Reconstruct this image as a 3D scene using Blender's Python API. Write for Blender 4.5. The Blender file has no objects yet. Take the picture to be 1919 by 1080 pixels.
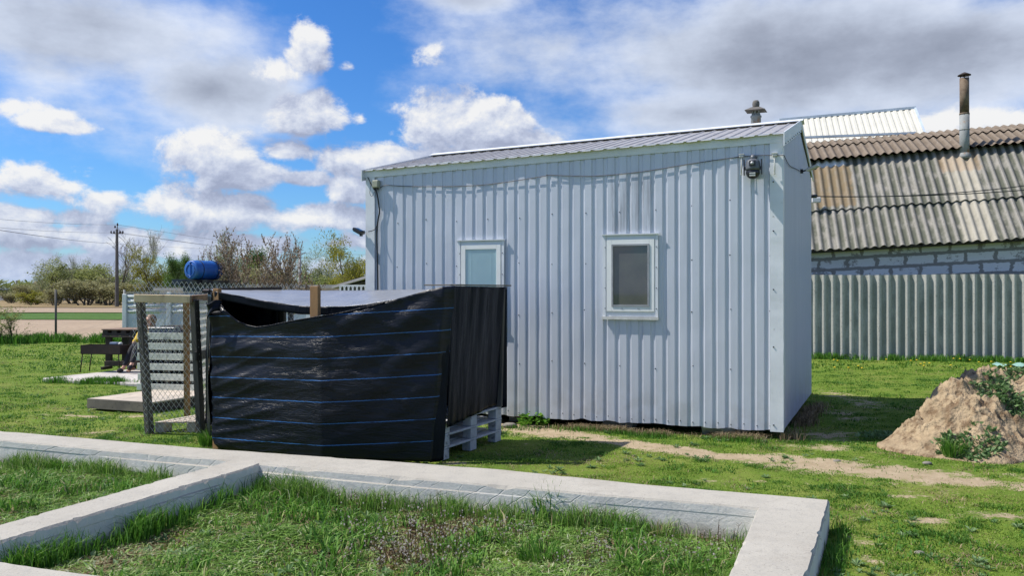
import bpy, math, random
import numpy as np
from mathutils import Vector, Matrix
R = math.radians
scene = bpy.context.scene
COL = scene.collection

# ------------------------------------------------------------------ camera
FPX, HX, HY, CAMZ = 1560.0, 959.5, 546.0, 1.6
cd = bpy.data.cameras.new('camera'); cam = bpy.data.objects.new('camera', cd); COL.objects.link(cam)
cd.sensor_width = 36; cd.lens = FPX/1919*36; cd.clip_start = .05; cd.clip_end = 5000
cam.location = (0, 0, CAMZ); cam.rotation_euler = (R(90)+math.atan(6/FPX), 0, 0)
scene.camera = cam
scene.view_settings.view_transform = 'Standard'; scene.view_settings.look = 'None'
scene.view_settings.exposure = 0.34; scene.view_settings.gamma = 1

# ------------------------------------------------------------------ sun
SUN = Vector((-.764, .06, 1.0)).normalized()
sl = bpy.data.lights.new('sun', 'SUN'); sl.energy = 5.0; sl.angle = R(.5); sl.color = (1, .95, .87)
so = bpy.data.objects.new('sun', sl); COL.objects.link(so); so.location = (-20, 5, 30)
so.rotation_euler = SUN.to_track_quat('Z', 'Y').to_euler()

# ------------------------------------------------------------------ node helper
class NT:
    def __init__(s, tree): s.t = tree; s.n = tree.nodes; s.l = tree.links
    def node(s, typ, **kw):
        n = s.n.new(typ)
        for k, v in kw.items(): setattr(n, k, v)
        return n
    def put(s, sock, v):
        if v is None: return
        if hasattr(v, 'is_linked') or hasattr(v, 'links'): s.l.new(v, sock)
        else: sock.default_value = v
    def math(s, op, a, b=None, c=None, clamp=False):
        n = s.node('ShaderNodeMath', operation=op, use_clamp=clamp)
        for i, v in enumerate((a, b, c)): s.put(n.inputs[i], v)
        return n.outputs[0]
    def vm(s, op, a, b=None):
        n = s.node('ShaderNodeVectorMath', operation=op)
        s.put(n.inputs[0], a); s.put(n.inputs[1], b)
        return n.outputs['Value'] if op in ('LENGTH', 'DOT_PRODUCT') else n.outputs[0]
    def noise(s, vec, scale, detail=4, rough=.5, out=0, dist=0):
        n = s.node('ShaderNodeTexNoise'); s.put(n.inputs['Vector'], vec)
        n.inputs['Scale'].default_value = scale; n.inputs['Detail'].default_value = detail
        n.inputs['Roughness'].default_value = rough; n.inputs['Distortion'].default_value = dist
        return n.outputs[out]
    def ramp(s, fac, stops, interp='LINEAR'):
        n = s.node('ShaderNodeValToRGB'); s.put(n.inputs[0], fac); cr = n.color_ramp; cr.interpolation = interp
        while len(cr.elements) < len(stops): cr.elements.new(.5)
        for e, (p, c) in zip(cr.elements, stops):
            e.position = p; e.color = tuple(c)+((1,) if len(c) == 3 else ())
        return n.outputs[0]
    def mix(s, fac, a, b, mode='MIX'):
        n = s.node('ShaderNodeMix', data_type='RGBA', blend_type=mode)
        s.put(n.inputs[0], fac)
        for sk, v in ((n.inputs[6], a), (n.inputs[7], b)):
            if isinstance(v, tuple) and len(v) == 3: v = v+(1,)
            s.put(sk, v)
        return n.outputs[2]
    def smooth(s, v, a, b, lo=0, hi=1):
        n = s.node('ShaderNodeMapRange', interpolation_type='SMOOTHSTEP')
        s.put(n.inputs[0], v)
        for i, x in enumerate((a, b, lo, hi)): s.put(n.inputs[i+1], x)
        return n.outputs[0]

# ------------------------------------------------------------------ world: sky + clouds by direction
world = bpy.data.worlds.new('World'); scene.world = world; world.use_nodes = True
W = NT(world.node_tree); W.n.clear()
def ae(px, py):
    u = (px-HX)/FPX; v = (HY-py)/FPX
    a = math.atan(u); return a, math.atan(v*math.cos(a))
def blobgroup(name, blobs, extra=True):
    g = bpy.data.node_groups.new(name, 'ShaderNodeTree')
    g.interface.new_socket('P', in_out='INPUT', socket_type='NodeSocketVector')
    g.interface.new_socket('F', in_out='OUTPUT', socket_type='NodeSocketFloat')
    T = NT(g); gi = T.node('NodeGroupInput'); go = T.node('NodeGroupOutput'); P = gi.outputs[0]
    cur = None
    for (px, py, rx, ry, w) in blobs:
        a, e = ae(px, py)
        d = T.vm('SUBTRACT', P, (a, e, 0.)); d = T.vm('MULTIPLY', d, (FPX/rx, FPX/ry, 0.))
        f = T.math('MULTIPLY_ADD', T.vm('LENGTH', d), -w, w)
        cur = f if cur is None else T.math('SMOOTH_MAX', cur, f, .12)
    if extra:   # cloud cover for the parts of the sky outside the picture
        n = T.noise(P, 3.2, 2, .5)
        s = T.node('ShaderNodeSeparateXYZ'); T.put(s.inputs[0], P)
        side = T.smooth(T.math('ABSOLUTE', s.outputs[0]), .62, .85)
        side = T.math('MAXIMUM', side, T.smooth(s.outputs[1], .38, .55))
        f = T.math('MULTIPLY', T.math('SUBTRACT', n, .5), 5.)
        f = T.math('MULTIPLY_ADD', side, 3., T.math('SUBTRACT', f, 3.0))
        cur = T.math('MAXIMUM', cur, f)
    T.l.new(cur, go.inputs[0]); return g
def n2(vec, scale, detail, rough, dist=0.):
    n = W.node('ShaderNodeTexNoise', noise_dimensions='2D'); W.put(n.inputs['Vector'], vec)
    n.inputs['Scale'].default_value = scale; n.inputs['Detail'].default_value = detail; n.inputs['Roughness'].default_value = rough; n.inputs['Distortion'].default_value = dist
    return n.outputs[0]
CU = [(400,295,95,55,1),(455,328,120,42,1),(570,336,70,20,1),(540,284,60,26,.9),(585,214,90,46,1),
      (582,82,42,50,1),(560,115,40,30,.9),(525,135,60,32,.8),(20,200,60,24,.9),(70,222,60,20,.8),(125,236,45,12,.7),(100,350,130,50,1),(195,375,70,36,1),(60,405,170,30,1),
      (310,378,95,48,1),(430,392,150,44,1),(590,408,130,36,1),(810,240,120,68,1.1),(925,240,120,72,1.1),
      (700,300,125,62,1),(1010,272,120,50,1),(850,310,240,66,1),(662,352,70,34,1),(150,440,230,30,.9),(400,465,260,30,.9),
      (640,455,100,26,.9),(120,505,260,34,.8),(620,500,200,30,.7),(676,221,26,22,.6),(655,125,14,8,.3),(805,95,34,26,.4),
      (1850,236,130,36,1),(1775,235,60,24,1)]
ST = [(180,45,400,150,1.2),(400,165,230,110,1.2),(420,30,110,60,.7),(470,225,190,50,.6),(200,220,300,60,.35),
      (1450,90,640,170,1.5),(1800,90,400,130,1.5),(1060,90,190,120,.8),(900,-5,170,34,.8),(1270,210,330,100,1.2),(820,110,140,130,.3),
      (1060,250,260,150,.7)]
gcu = blobgroup('cumulus', CU); gst = blobgroup('stratus', ST)
tc = W.node('ShaderNodeTexCoord'); sp = W.node('ShaderNodeSeparateXYZ'); W.put(sp.inputs[0], tc.outputs['Generated'])
az = W.math('ARCTAN2', sp.outputs[0], sp.outputs[1]); el = W.math('ARCSINE', sp.outputs[2])
cx = W.node('ShaderNodeCombineXYZ'); W.put(cx.inputs[0], az); W.put(cx.inputs[1], el); P0 = cx.outputs[0]
def gcall(g, v):
    n = W.node('ShaderNodeGroup'); n.node_tree = g; W.put(n.inputs[0], v); return n.outputs[0]
Q0 = W.vm('MULTIPLY', P0, (1., 1.35, 1.)); OFF = (-.006, .014, 0.); Q1 = W.vm('ADD', Q0, OFF)
NS = 10.5
na = n2(Q0, NS, 10, .63, .15); nb_ = n2(Q1, NS, 6, .63, .15)
wob = n2(Q0, 4.5, 2, .5)                       # broad lumps that break up the outlines
B0 = gcall(gcu, P0); B1 = gcall(gcu, W.vm('ADD', P0, (-.012, .03, 0.)))
def cfield(B, n): return W.math('ADD', B, W.math('MULTIPLY_ADD', n, 2.1, W.math('MULTIPLY_ADD', wob, .7, -1.54)))
F0 = cfield(B0, na)
S0 = gcall(gst, P0); ns = n2(W.vm('MULTIPLY', P0, (1., 1.9, 1.)), 4.2, 8, .60); ns1 = n2(W.vm('MULTIPLY', W.vm('ADD', P0, (-.02, .025, 0.)), (1., 1.9, 1.)), 4.2, 6, .60)
S0n = W.math('ADD', S0, W.math('MULTIPLY_ADD', ns, 1.7, -.85))
sky = W.node('ShaderNodeTexSky', sky_type='NISHITA', sun_disc=False)
sky.sun_elevation = math.asin(SUN.z); sky.sun_rotation = math.atan2(SUN.x, SUN.y)
sky.air_density = 1.0; sky.dust_density = .6; sky.ozone_density = 2.
hs = W.node('ShaderNodeHueSaturation'); hs.inputs['Saturation'].default_value = 1.25; hs.inputs['Value'].default_value = 1.0; W.put(hs.inputs['Color'], sky.outputs[0])
skyc = W.mix(1., hs.outputs[0], (.50, .80, 1.16), 'MULTIPLY')
K = 10.   # cloud radiances are given at display scale; the Background strength is 0.1
def kc(*c): return tuple(x*K*CLOUDV for x in c)
CLOUDV = .72
sden = W.smooth(S0n, -.05, .85); sshade = W.smooth(S0n, .2, 1.7)
sv = W.math('SUBTRACT', sshade, W.math('MULTIPLY', W.math('SUBTRACT', ns, ns1), 1.6), clamp=True)
scol = W.ramp(sv, [(0, kc(.84,.91,1.05)), (.3, kc(.66,.73,.87)), (.7, kc(.43,.475,.58)), (1, kc(.32,.355,.44))])
c1 = W.mix(W.math('MULTIPLY', sden, .95), skyc, scol)
cden = W.smooth(F0, -.10, .30)
rel = W.math('MULTIPLY_ADD', W.math('SUBTRACT', na, nb_), 2.6, W.math('MULTIPLY', W.math('SUBTRACT', B0, B1), .62))
lit = W.math('ADD', rel, .36); lit = W.math('SUBTRACT', lit, W.math('MULTIPLY', W.smooth(F0, .3, 1.2), .14), clamp=True)
ccol = W.ramp(lit, [(0, kc(.40,.45,.61)), (.35, kc(.56,.62,.79)), (.62, kc(.76,.81,.93)), (.95, kc(1.0,1.0,1.0))])
c2 = W.mix(W.math('MULTIPLY', cden, .97), c1, ccol)
hb = W.smooth(sp.outputs[2], .0, .06, .6, 0.)   # pale band of far cloud just over the horizon
c3 = W.mix(hb, c2, kc(.55,.68,.95))
bg = W.node('ShaderNodeBackground'); W.put(bg.inputs[0], c3); bg.inputs[1].default_value = .1
wo = W.node('ShaderNodeOutputWorld'); W.l.new(bg.outputs[0], wo.inputs[0])
world.cycles.sampling_method = 'MANUAL'; world.cycles.sample_map_resolution = 256
scene.cycles.max_bounces = 6; scene.cycles.diffuse_bounces = 3; scene.cycles.transparent_max_bounces = 8

# ------------------------------------------------------------------ helpers
rng = np.random.default_rng(7); random.seed(7)
def G(px, py, z=0.0):
    d = FPX*(CAMZ-z)/(py-HY); return Vector(((px-HX)/FPX*d, d, z))
def P(px, py, d): return Vector(((px-HX)/FPX*d, d, CAMZ+(HY-py)/FPX*d))
def onplane(px, py, p0, n, off=0.0):
    r = Vector(((px-HX)/FPX, 1, (HY-py)/FPX)); c = Vector((0, 0, CAMZ)); q = p0+n*off
    return c+r*((q-c).dot(n)/r.dot(n))
def hashn(ix, iy, seed):
    h = (ix.astype(np.int64)*374761393+iy.astype(np.int64)*668265263+seed*982451653) & 0xffffffff
    h = ((h ^ (h >> 13))*1274126177) & 0xffffffff
    return ((h ^ (h >> 16)) & 0xffff)/65535.
def vnoise(x, y, seed=0):
    x = np.asarray(x, float); y = np.asarray(y, float)
    ix = np.floor(x); iy = np.floor(y); fx = x-ix; fy = y-iy
    fx = fx*fx*(3-2*fx); fy = fy*fy*(3-2*fy)
    a = hashn(ix, iy, seed); b = hashn(ix+1, iy, seed); c = hashn(ix, iy+1, seed); d = hashn(ix+1, iy+1, seed)
    return (a*(1-fx)+b*fx)*(1-fy)+(c*(1-fx)+d*fx)*fy
def fbm(x, y, oct=4, seed=0):
    s = 0; a = .5
    for o in range(oct): s = s+a*vnoise(x*2**o, y*2**o, seed+o*17); a *= .5
    return s
def tag(o, label=None, cat=None, group=None, kind=None):
    if label: o['label'] = label
    if cat: o['category'] = cat
    if group: o['group'] = group
    if kind: o['kind'] = kind
    return o
def wl(o):
    v = Vector((0, 0, 0))
    while o: v = v+Vector(o.location); o = o.parent
    return v
def thing(name, loc, label, cat, group=None):
    o = bpy.data.objects.new(name, None); o.location = loc; o.empty_display_size = .1; COL.objects.link(o)
    return tag(o, label, cat, group)
def newmesh(name, verts, faces, mats, parent=None, midx=None, smooth=False, uv=None, attr=None):
    V = np.asarray([tuple(v) for v in verts] if not isinstance(verts, np.ndarray) else verts, float)
    if parent is not None: off = np.array(wl(parent))
    else:
        off = np.array([V[:, 0].mean(), V[:, 1].mean(), V[:, 2].min()])
    me = bpy.data.meshes.new(name); me.from_pydata((V-off).tolist(), [], [tuple(int(i) for i in f) for f in faces])
    if not isinstance(mats, (list, tuple)): mats = [mats]
    for m in mats: me.materials.append(m)
    if midx is not None: me.polygons.foreach_set('material_index', midx)
    if smooth is True: me.polygons.foreach_set('use_smooth', [True]*len(me.polygons))
    elif smooth is not False: me.polygons.foreach_set('use_smooth', smooth)
    if uv is not None:
        ul = me.uv_layers.new(name='UVMap')
        li = np.zeros(len(me.loops), int); me.loops.foreach_get('vertex_index', li)
        ul.data.foreach_set('uv', np.asarray(uv, float)[li].ravel())
    if attr is not None:
        for k, a in attr.items():
            at = me.attributes.new(k, 'FLOAT', 'POINT'); at.data.foreach_set('value', np.asarray(a, np.float32))
    me.update()
    o = bpy.data.objects.new(name, me); COL.objects.link(o)
    if parent is not None: o.parent = parent
    else: o.location = off
    return o
class MB:
    def __init__(s): s.v = []; s.f = []; s.m = []; s.s = []
    def add(s, V, F, mi=0, sm=False):
        n = len(s.v); s.v += [tuple(x) for x in V]; s.f += [tuple(i+n for i in f) for f in F]
        s.m += [mi]*len(F); s.s += [sm]*len(F)
    def obox(s, o, a, b, c, mi=0, taper=None):
        """box from corner o along the three edge vectors"""
        o = Vector(o); a = Vector(a); b = Vector(b); c = Vector(c)
        V = [o, o+a, o+a+b, o+b, o+c, o+a+c, o+a+b+c, o+b+c]
        if a.cross(b).dot(c) < 0: F = [(0,1,2,3),(7,6,5,4),(4,5,1,0),(5,6,2,1),(6,7,3,2),(7,4,0,3)]
        else: F = [(3,2,1,0),(4,5,6,7),(0,1,5,4),(1,2,6,5),(2,3,7,6),(3,0,4,7)]
        s.add(V, F, mi)
    def cbox(s, c, a, b, d, mi=0):
        a = Vector(a); b = Vector(b); d = Vector(d); s.obox(Vector(c)-(a+b+d)/2, a, b, d, mi)
    def bar(s, p, q, w, h, up=(0, 0, 1), mi=0):
        p = Vector(p); q = Vector(q); d = q-p; up = Vector(up)
        sd = d.cross(up)
        if sd.length < 1e-5: sd = d.cross(Vector((0, 1, 0)))
        sd.normalize(); u2 = sd.cross(d).normalized()
        s.obox(p-sd*w/2-u2*h/2, sd*w, u2*h, d, mi)
    def tube(s, pts, r, n=6, mi=0, caps=True, sm=True):
        pts = [Vector(p) for p in pts]; m = len(pts)
        rs = r if isinstance(r, (list, tuple)) else [r]*m
        V = []; F = []; prev = None
        for i, p in enumerate(pts):
            t = (pts[min(i+1, m-1)]-pts[max(i-1, 0)]).normalized()
            if prev is None:
                a = t.cross(Vector((0, 0, 1)));
                if a.length < .05: a = t.cross(Vector((1, 0, 0)))
            else: a = prev-t*prev.dot(t)
            a.normalize(); prev = a; b = t.cross(a)
            for k in range(n):
                th = 2*math.pi*k/n; V.append(p+(a*math.cos(th)+b*math.sin(th))*rs[i])
        for i in range(m-1):
            for k in range(n):
                k2 = (k+1) % n; F.append((i*n+k, i*n+k2, (i+1)*n+k2, (i+1)*n+k))
        if caps and n > 3: F.append(tuple(range(n))[::-1]); F.append(tuple((m-1)*n+k for k in range(n)))
        s.add(V, F, mi, sm)
    def lathe(s, base, prof, n=24, axis=(0, 0, 1), mi=0, sm=True):
        ax = Vector(axis).normalized(); s.tube([Vector(base)+ax*h for r_, h in prof], [r_ for r_, h in prof], n, mi, True, sm)
    def ico(s, c, r, mi=0, n=6, sc=(1, 1, 1), axis=None):
        V = []; F = []; c = Vector(c)
        for i in range(1, n):
            ph = math.pi*i/n
            for k in range(2*n):
                th = math.pi*k/n; V.append(c+Vector((r*sc[0]*math.sin(ph)*math.cos(th), r*sc[1]*math.sin(ph)*math.sin(th), r*sc[2]*math.cos(ph))))
        for i in range(n-2):
            for k in range(2*n):
                k2 = (k+1) % (2*n); F.append((i*2*n+k, (i+1)*2*n+k, (i+1)*2*n+k2, i*2*n+k2))
        F.append(tuple(range(2*n))); F.append(tuple((n-2)*2*n+k for k in range(2*n))[::-1])
        s.add(V, F, mi, True)
    def build(s, name, mats, parent=None, bevel=0):
        o = newmesh(name, s.v, s.f, mats, parent, s.m, s.s)
        if bevel:
            b = o.modifiers.new('bevel', 'BEVEL'); b.width = bevel; b.segments = 1; b.limit_method = 'ANGLE'
        return o
def copy_tree(o, parent=None):
    c = o.copy(); COL.objects.link(c); c.parent = parent
    for ch in list(o.children): copy_tree(ch, c)
    return c

# ------------------------------------------------------------------ materials
def mat(name, c1, c2=None, scale=6., rough=.65, metal=0., bump=0., bscale=40., stretch=(1, 1, 1), detail=5, c3=None, s3=30., lo=.35, hi=.65, spec=.5, rvar=0., f3=(.55, .75), bdist=.01):
    m = bpy.data.materials.new(name); m.use_nodes = True; T = NT(m.node_tree); b = T.n['Principled BSDF']
    tc = T.node('ShaderNodeTexCoord'); v = T.vm('MULTIPLY', tc.outputs['Object'], tuple(float(x) for x in stretch))
    n = T.noise(v, scale, detail, .6)
    c2 = c2 or tuple(x*.75 for x in c1)
    col = T.ramp(n, [(lo, c1), (hi, c2)])
    if c3: col = T.mix(T.smooth(T.noise(v, s3, 4, .6), f3[0], f3[1]), col, c3)
    T.put(b.inputs['Base Color'], col)
    b.inputs['Roughness'].default_value = rough; b.inputs['Metallic'].default_value = metal
    b.inputs['Specular IOR Level'].default_value = spec
    if rvar: T.put(b.inputs['Roughness'], T.math('MULTIPLY_ADD', T.noise(v, scale*2, 4), rvar, rough-rvar/2))
    if bump:
        bn = T.node('ShaderNodeBump'); bn.inputs['Strength'].default_value = bump; bn.inputs['Distance'].default_value = bdist
        T.put(bn.inputs['Height'], T.noise(v, bscale, 5, .6)); T.l.new(bn.outputs[0], b.inputs['Normal'])
    return m
# painted corrugated metal of the shed walls: dust low down, streaks running down
def metal_paint(name, c1, c2, dirty=(.24, .23, .22), metal=.15, rough=.42, stain=None):
    m = bpy.data.materials.new(name); m.use_nodes = True; T = NT(m.node_tree); b = T.n['Principled BSDF']
    g = T.node('ShaderNodeNewGeometry'); pos = g.outputs['Position']
    v = T.vm('MULTIPLY', pos, (9., 9., .5)); n = T.noise(v, 1.3, 5, .6)
    col = T.ramp(n, [(.3, c1), (.7, c2)])
    st = T.smooth(T.noise(T.vm('MULTIPLY', pos, (30., 30., .8)), 1., 5, .7), .58, .78)
    col = T.mix(T.math('MULTIPLY', st, .25), col, dirty)
    sp_ = T.node('ShaderNodeSeparateXYZ'); T.put(sp_.inputs[0], pos)
    low = T.smooth(sp_.outputs[2], .7, .12); low = T.math('MULTIPLY', low, T.smooth(T.noise(pos, 4., 5, .6), .38, .68))
    col = T.mix(T.math('MULTIPLY', low, .35), col, (.28, .26, .22))
    if stain:   # washed-off patch between the window and the eaves
        (x0, x1, z0, z1) = stain
        a = T.math('MULTIPLY', T.smooth(sp_.outputs[0], x0, x0+.03), T.smooth(sp_.outputs[0], x1, x1-.03))
        c = T.math('MULTIPLY', T.smooth(sp_.outputs[2], z0, z0+.05), T.smooth(sp_.outputs[2], z1, z1-.25))
        s2 = T.smooth(T.noise(T.vm('MULTIPLY', pos, (22., 22., 1.5)), 1., 5, .7), .40, .62)
        col = T.mix(T.math('MULTIPLY', T.math('MULTIPLY', T.math('MULTIPLY', a, c), s2), .42), col, (.16, .16, .18))
    T.put(b.inputs['Base Color'], col); b.inputs['Metallic'].default_value = metal
    T.put(b.inputs['Roughness'], T.math('MULTIPLY_ADD', n, .2, rough-.1))
    bn = T.node('ShaderNodeBump'); bn.inputs['Strength'].default_value = .22; bn.inputs['Distance'].default_value = .012
    T.put(bn.inputs['Height'], T.noise(T.vm('MULTIPLY', pos, (1., 1., .5)), 6., 3, .5)); T.l.new(bn.outputs[0], b.inputs['Normal'])
    return m
M = {}
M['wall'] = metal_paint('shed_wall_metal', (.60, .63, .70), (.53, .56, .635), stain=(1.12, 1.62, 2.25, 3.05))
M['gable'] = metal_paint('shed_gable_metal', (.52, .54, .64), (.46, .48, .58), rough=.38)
M['trim'] = mat('white_flashing', (.76, .78, .81), (.67, .69, .72), 3., .45, .1, .15, 8., c3=(.30, .28, .25), s3=14., f3=(.66, .82))
M['roofmetal'] = mat('grey_roof_metal', (.40, .39, .385), (.33, .32, .315), 5., .5, .2, .2, 20., c3=(.22, .19, .16), s3=9.)
M['screw'] = mat('screw_metal', (.06, .065, .08), None, 50., .5, .6)
M['pvc'] = mat('white_pvc', (.84, .85, .84), (.78, .79, .77), 5., .35, 0., c3=(.40, .37, .30), s3=20., f3=(.68, .85))
M['net'] = mat('window_net', (.085, .08, .085), (.12, .11, .105), 4., .55, 0)
M['blind'] = mat('blind_slats', (.62, .80, .84), (.55, .74, .80), 3., .5, 0)
M['netframe'] = mat('net_frame', (.38, .39, .41), None, 8., .5, .2)
def glass():
    m = bpy.data.materials.new('window_glass'); m.use_nodes = True; T = NT(m.node_tree); T.n.remove(T.n['Principled BSDF'])
    o = T.n['Material Output']; tr = T.node('ShaderNodeBsdfTransparent'); gl = T.node('ShaderNodeBsdfGlossy'); gl.inputs['Roughness'].default_value = .04
    tr.inputs[0].default_value = (.93, .96, .96, 1)
    f = T.node('ShaderNodeFresnel'); f.inputs[0].default_value = 1.5; mx = T.node('ShaderNodeMixShader')
    mx.inputs[0].default_value = .075; T.l.new(tr.outputs[0], mx.inputs[1]); T.l.new(gl.outputs[0], mx.inputs[2]); T.l.new(mx.outputs[0], o.inputs[0])
    return m
M['glass'] = glass()
M['dark'] = mat('dark_void', (.01, .01, .01), None, 5, .9)
M['black_plastic'] = mat('black_plastic', (.018, .018, .022), None, 20, .3)
M['grey_plastic'] = mat('grey_plastic', (.13, .14, .16), None, 20, .35)
M['beige_plastic'] = mat('beige_plastic', (.36, .37, .28), (.28, .29, .22), 10, .5)
M['white_plastic'] = mat('white_plastic', (.65, .65, .62), (.5, .5, .48), 12, .45)
M['lens'] = mat('lens_glass', (.01, .02, .02), None, 5, .05)
M['cable'] = mat('black_cable', (.015, .015, .017), None, 20, .5)
M['cablegrey'] = mat('grey_cable', (.10, .09, .085), None, 20, .55)
M['wood_old'] = mat('weathered_wood', (.20, .175, .14), (.115, .10, .082), 2.5, .85, 0, .6, 12., (1, 1, 1), c3=(.055, .05, .045), s3=14., bdist=.004)
M['wood_deck'] = mat('grey_deck_wood', (.52, .44, .36), (.38, .33, .27), 3., .85, 0, .5, 14., c3=(.14, .12, .10), s3=9., f3=(.6, .75), bdist=.004)
M['wood_new'] = mat('fresh_wood', (.78, .60, .36), (.62, .45, .24), 4., .7, 0, .3, 20., (1, 1, .3), c3=(.20, .11, .05), s3=10.)
M['wood_brown'] = mat('brown_wood', (.34, .19, .08), (.20, .11, .05), 4., .75, 0, .3, 20., (1, 1, .3))
M['wood_grey'] = mat('grey_post_wood', (.105, .095, .08), (.055, .05, .045), 5., .85, 0, .5, 20., (1, 1, .25))
M['wood_dark'] = mat('dark_wood', (.055, .04, .032), (.03, .023, .02), 4., .8, 0, .4, 15.)
M['wood_top'] = mat('table_top_wood', (.24, .15, .10), (.14, .09, .065), 4., .8, 0, .4, 15.)
M['wood_pale'] = mat('pale_painted_wood', (.66, .68, .58), (.50, .52, .45), 5., .8, 0, .4, 16., (1, 1, 1.), c3=(.13, .14, .12), s3=7., f3=(.56, .72))
M['wood_paint'] = mat('blue_grey_painted_wood', (.48, .49, .51), (.34, .35, .37), 6., .75, 0, .4, 20., c3=(.12, .12, .13), s3=14.)
M['wire'] = mat('galvanised_wire', (.72, .71, .67), (.55, .54, .50), 20, .5, .1)
M['barrel'] = mat('blue_barrel', (.012, .12, .45), (.010, .09, .36), 4, .45, c3=(.06, .16, .36), s3=6.)
M['stone'] = mat('grey_stone', (.22, .20, .17), (.15, .14, .12), 20, .9)
M['slab'] = mat('pale_concrete', (.50, .46, .42), (.40, .37, .34), 2.5, .9, 0, .3, 30.)
M['panelconc'] = mat('pale_panel_concrete', (.58, .61, .63), (.48, .51, .54), 2.5, .85, 0, .3, 30.)
M['rust'] = mat('rusty_iron', (.035, .02, .015), (.02, .014, .012), 12, .8)
M['skin'] = mat('skin', (.48, .26, .18), (.42, .22, .15), 8, .55)
M['yellow'] = mat('yellow_cloth', (.62, .42, .035), (.52, .34, .02), 10, .9, 0, .4, 30.)
M['blackcloth'] = mat('black_cloth', (.012, .012, .016), (.02, .02, .026), 10, .9, 0, .3, 30.)
M['hair'] = mat('fair_hair', (.20, .10, .045), (.10, .05, .02), 30, .6, stretch=(1, 1, .2))
M['greycloth'] = mat('grey_cloth', (.35, .36, .38), None, 10, .9)
M['shoe'] = mat('shoe_sole', (.22, .10, .05), None, 10, .7)
M['polec'] = mat('pole_concrete', (.14, .13, .12), (.09, .085, .08), 2, .9)
M['polel'] = mat('pale_pole', (.34, .34, .33), (.26, .26, .25), 2, .9)
M['insul'] = mat('insulator', (.05, .03, .03), None, 2, .3)
M['redroof'] = mat('red_roof', (.20, .09, .07), (.14, .07, .06), .6, .8)
M['brownroof'] = mat('brown_roof', (.14, .10, .08), (.10, .075, .06), .6, .8)
M['whitewall'] = mat('white_render', (.55, .56, .58), (.45, .46, .48), .8, .9)
M['bluewall'] = mat('blue_grey_wall', (.20, .25, .36), (.16, .20, .30), .6, .9)
M['bark'] = mat('bark', (.10, .08, .065), (.055, .045, .038), 6, .9, 0, .4, 20.)
M['bark2'] = mat('pale_bark', (.21, .18, .155), (.13, .11, .095), 6, .9)
M['shower'] = mat('dark_grey_sheet', (.075, .085, .11), (.055, .06, .08), 2, .6)
M['bright'] = mat('cream_metal', (.62, .60, .52), (.55, .53, .46), 2, .6, 0)
M['bluetrim'] = mat('pale_blue_trim', (.52, .60, .70), None, 2, .5)
M['galv'] = mat('galvanised_pipe', (.27, .29, .29), (.20, .21, .21), 4, .75, .0, c3=(.24, .13, .06), s3=3., f3=(.55, .7))
M['rustpipe'] = mat('sooty_pipe', (.22, .17, .12), (.10, .065, .04), 3, .8, .1, c3=(.02, .02, .02), s3=5.)
def leafmat(name, stops, trans=.35):
    m = bpy.data.materials.new(name); m.use_nodes = True; T = NT(m.node_tree); b = T.n['Principled BSDF']; o = T.n['Material Output']
    a = T.node('ShaderNodeAttribute', attribute_name='r'); col = T.ramp(a.outputs['Fac'], stops)
    T.put(b.inputs['Base Color'], col); b.inputs['Roughness'].default_value = .6; b.inputs['Specular IOR Level'].default_value = .25
    t = T.node('ShaderNodeBsdfTranslucent'); T.put(t.inputs[0], col); mx = T.node('ShaderNodeMixShader'); mx.inputs[0].default_value = trans
    T.l.new(b.outputs[0], mx.inputs[1]); T.l.new(t.outputs[0], mx.inputs[2]); T.l.new(mx.outputs[0], o.inputs[0]); return m
M['lawn'] = leafmat('lawn_blades', [(0, (.06, .16, .018)), (.35, (.145, .27, .03)), (.8, (.24, .335, .045)), (.93, (.36, .35, .13)), (1, (.34, .27, .13))])
M['tall'] = leafmat('long_grass_blades', [(0, (.06, .14, .022)), (.35, (.14, .28, .042)), (.62, (.25, .39, .08)), (.80, (.40, .48, .22)), (.86, (.55, .56, .40)), (.93, (.38, .30, .17)), (1, (.17, .115, .06))])  # palest stops paint glints of light onto some blades
M['tuft'] = leafmat('tuft_blades', [(0, (.045, .13, .016)), (.6, (.11, .27, .03)), (.93, (.26, .40, .08)), (1, (.38, .34, .18))])
M['dry'] = leafmat('dry_blades', [(0, (.10, .07, .04)), (.5, (.27, .20, .11)), (1, (.42, .34, .22))], .2)
M['stem'] = leafmat('weed_stems', [(0, (.06, .035, .02)), (.6, (.13, .08, .04)), (.9, (.20, .17, .08)), (.91, (.33, .28, .24)), (1, (.55, .50, .45))], .2)
M['willow'] = leafmat('willow_leaves', [(0, (.14, .155, .015)), (.5, (.27, .27, .03)), (1, (.38, .36, .06))])
M['green'] = leafmat('green_leaves', [(0, (.045, .10, .018)), (.5, (.085, .17, .03)), (1, (.15, .24, .06))])
M['olive'] = leafmat('olive_leaves', [(0, (.14, .175, .05)), (.5, (.25, .29, .085)), (1, (.38, .40, .15))])
M['palegreen'] = leafmat('pale_green_leaves', [(0, (.16, .20, .09)), (.5, (.27, .32, .16)), (1, (.38, .42, .25))])
M['brownleaf'] = leafmat('brown_buds', [(0, (.19, .18, .08)), (.5, (.31, .30, .14)), (1, (.42, .41, .21))])
M['bud'] = leafmat('pale_buds', [(0, (.13, .075, .03)), (.5, (.24, .16, .08)), (.75, (.45, .36, .27)), (1, (.65, .58, .50))])
M['weedleaf'] = leafmat('weed_leaves', [(0, (.07, .14, .045)), (.5, (.13, .23, .08)), (1, (.24, .34, .16))])
M['brightleaf'] = leafmat('bright_leaves', [(0, (.06, .18, .015)), (.5, (.11, .27, .025)), (1, (.2, .36, .05))])
M['mint'] = mat('mint_sheet', (.25, .42, .36), (.18, .32, .28), 5, .6)
M['petal'] = mat('yellow_petals', (.75, .55, .02), None, 5, .7)

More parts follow.
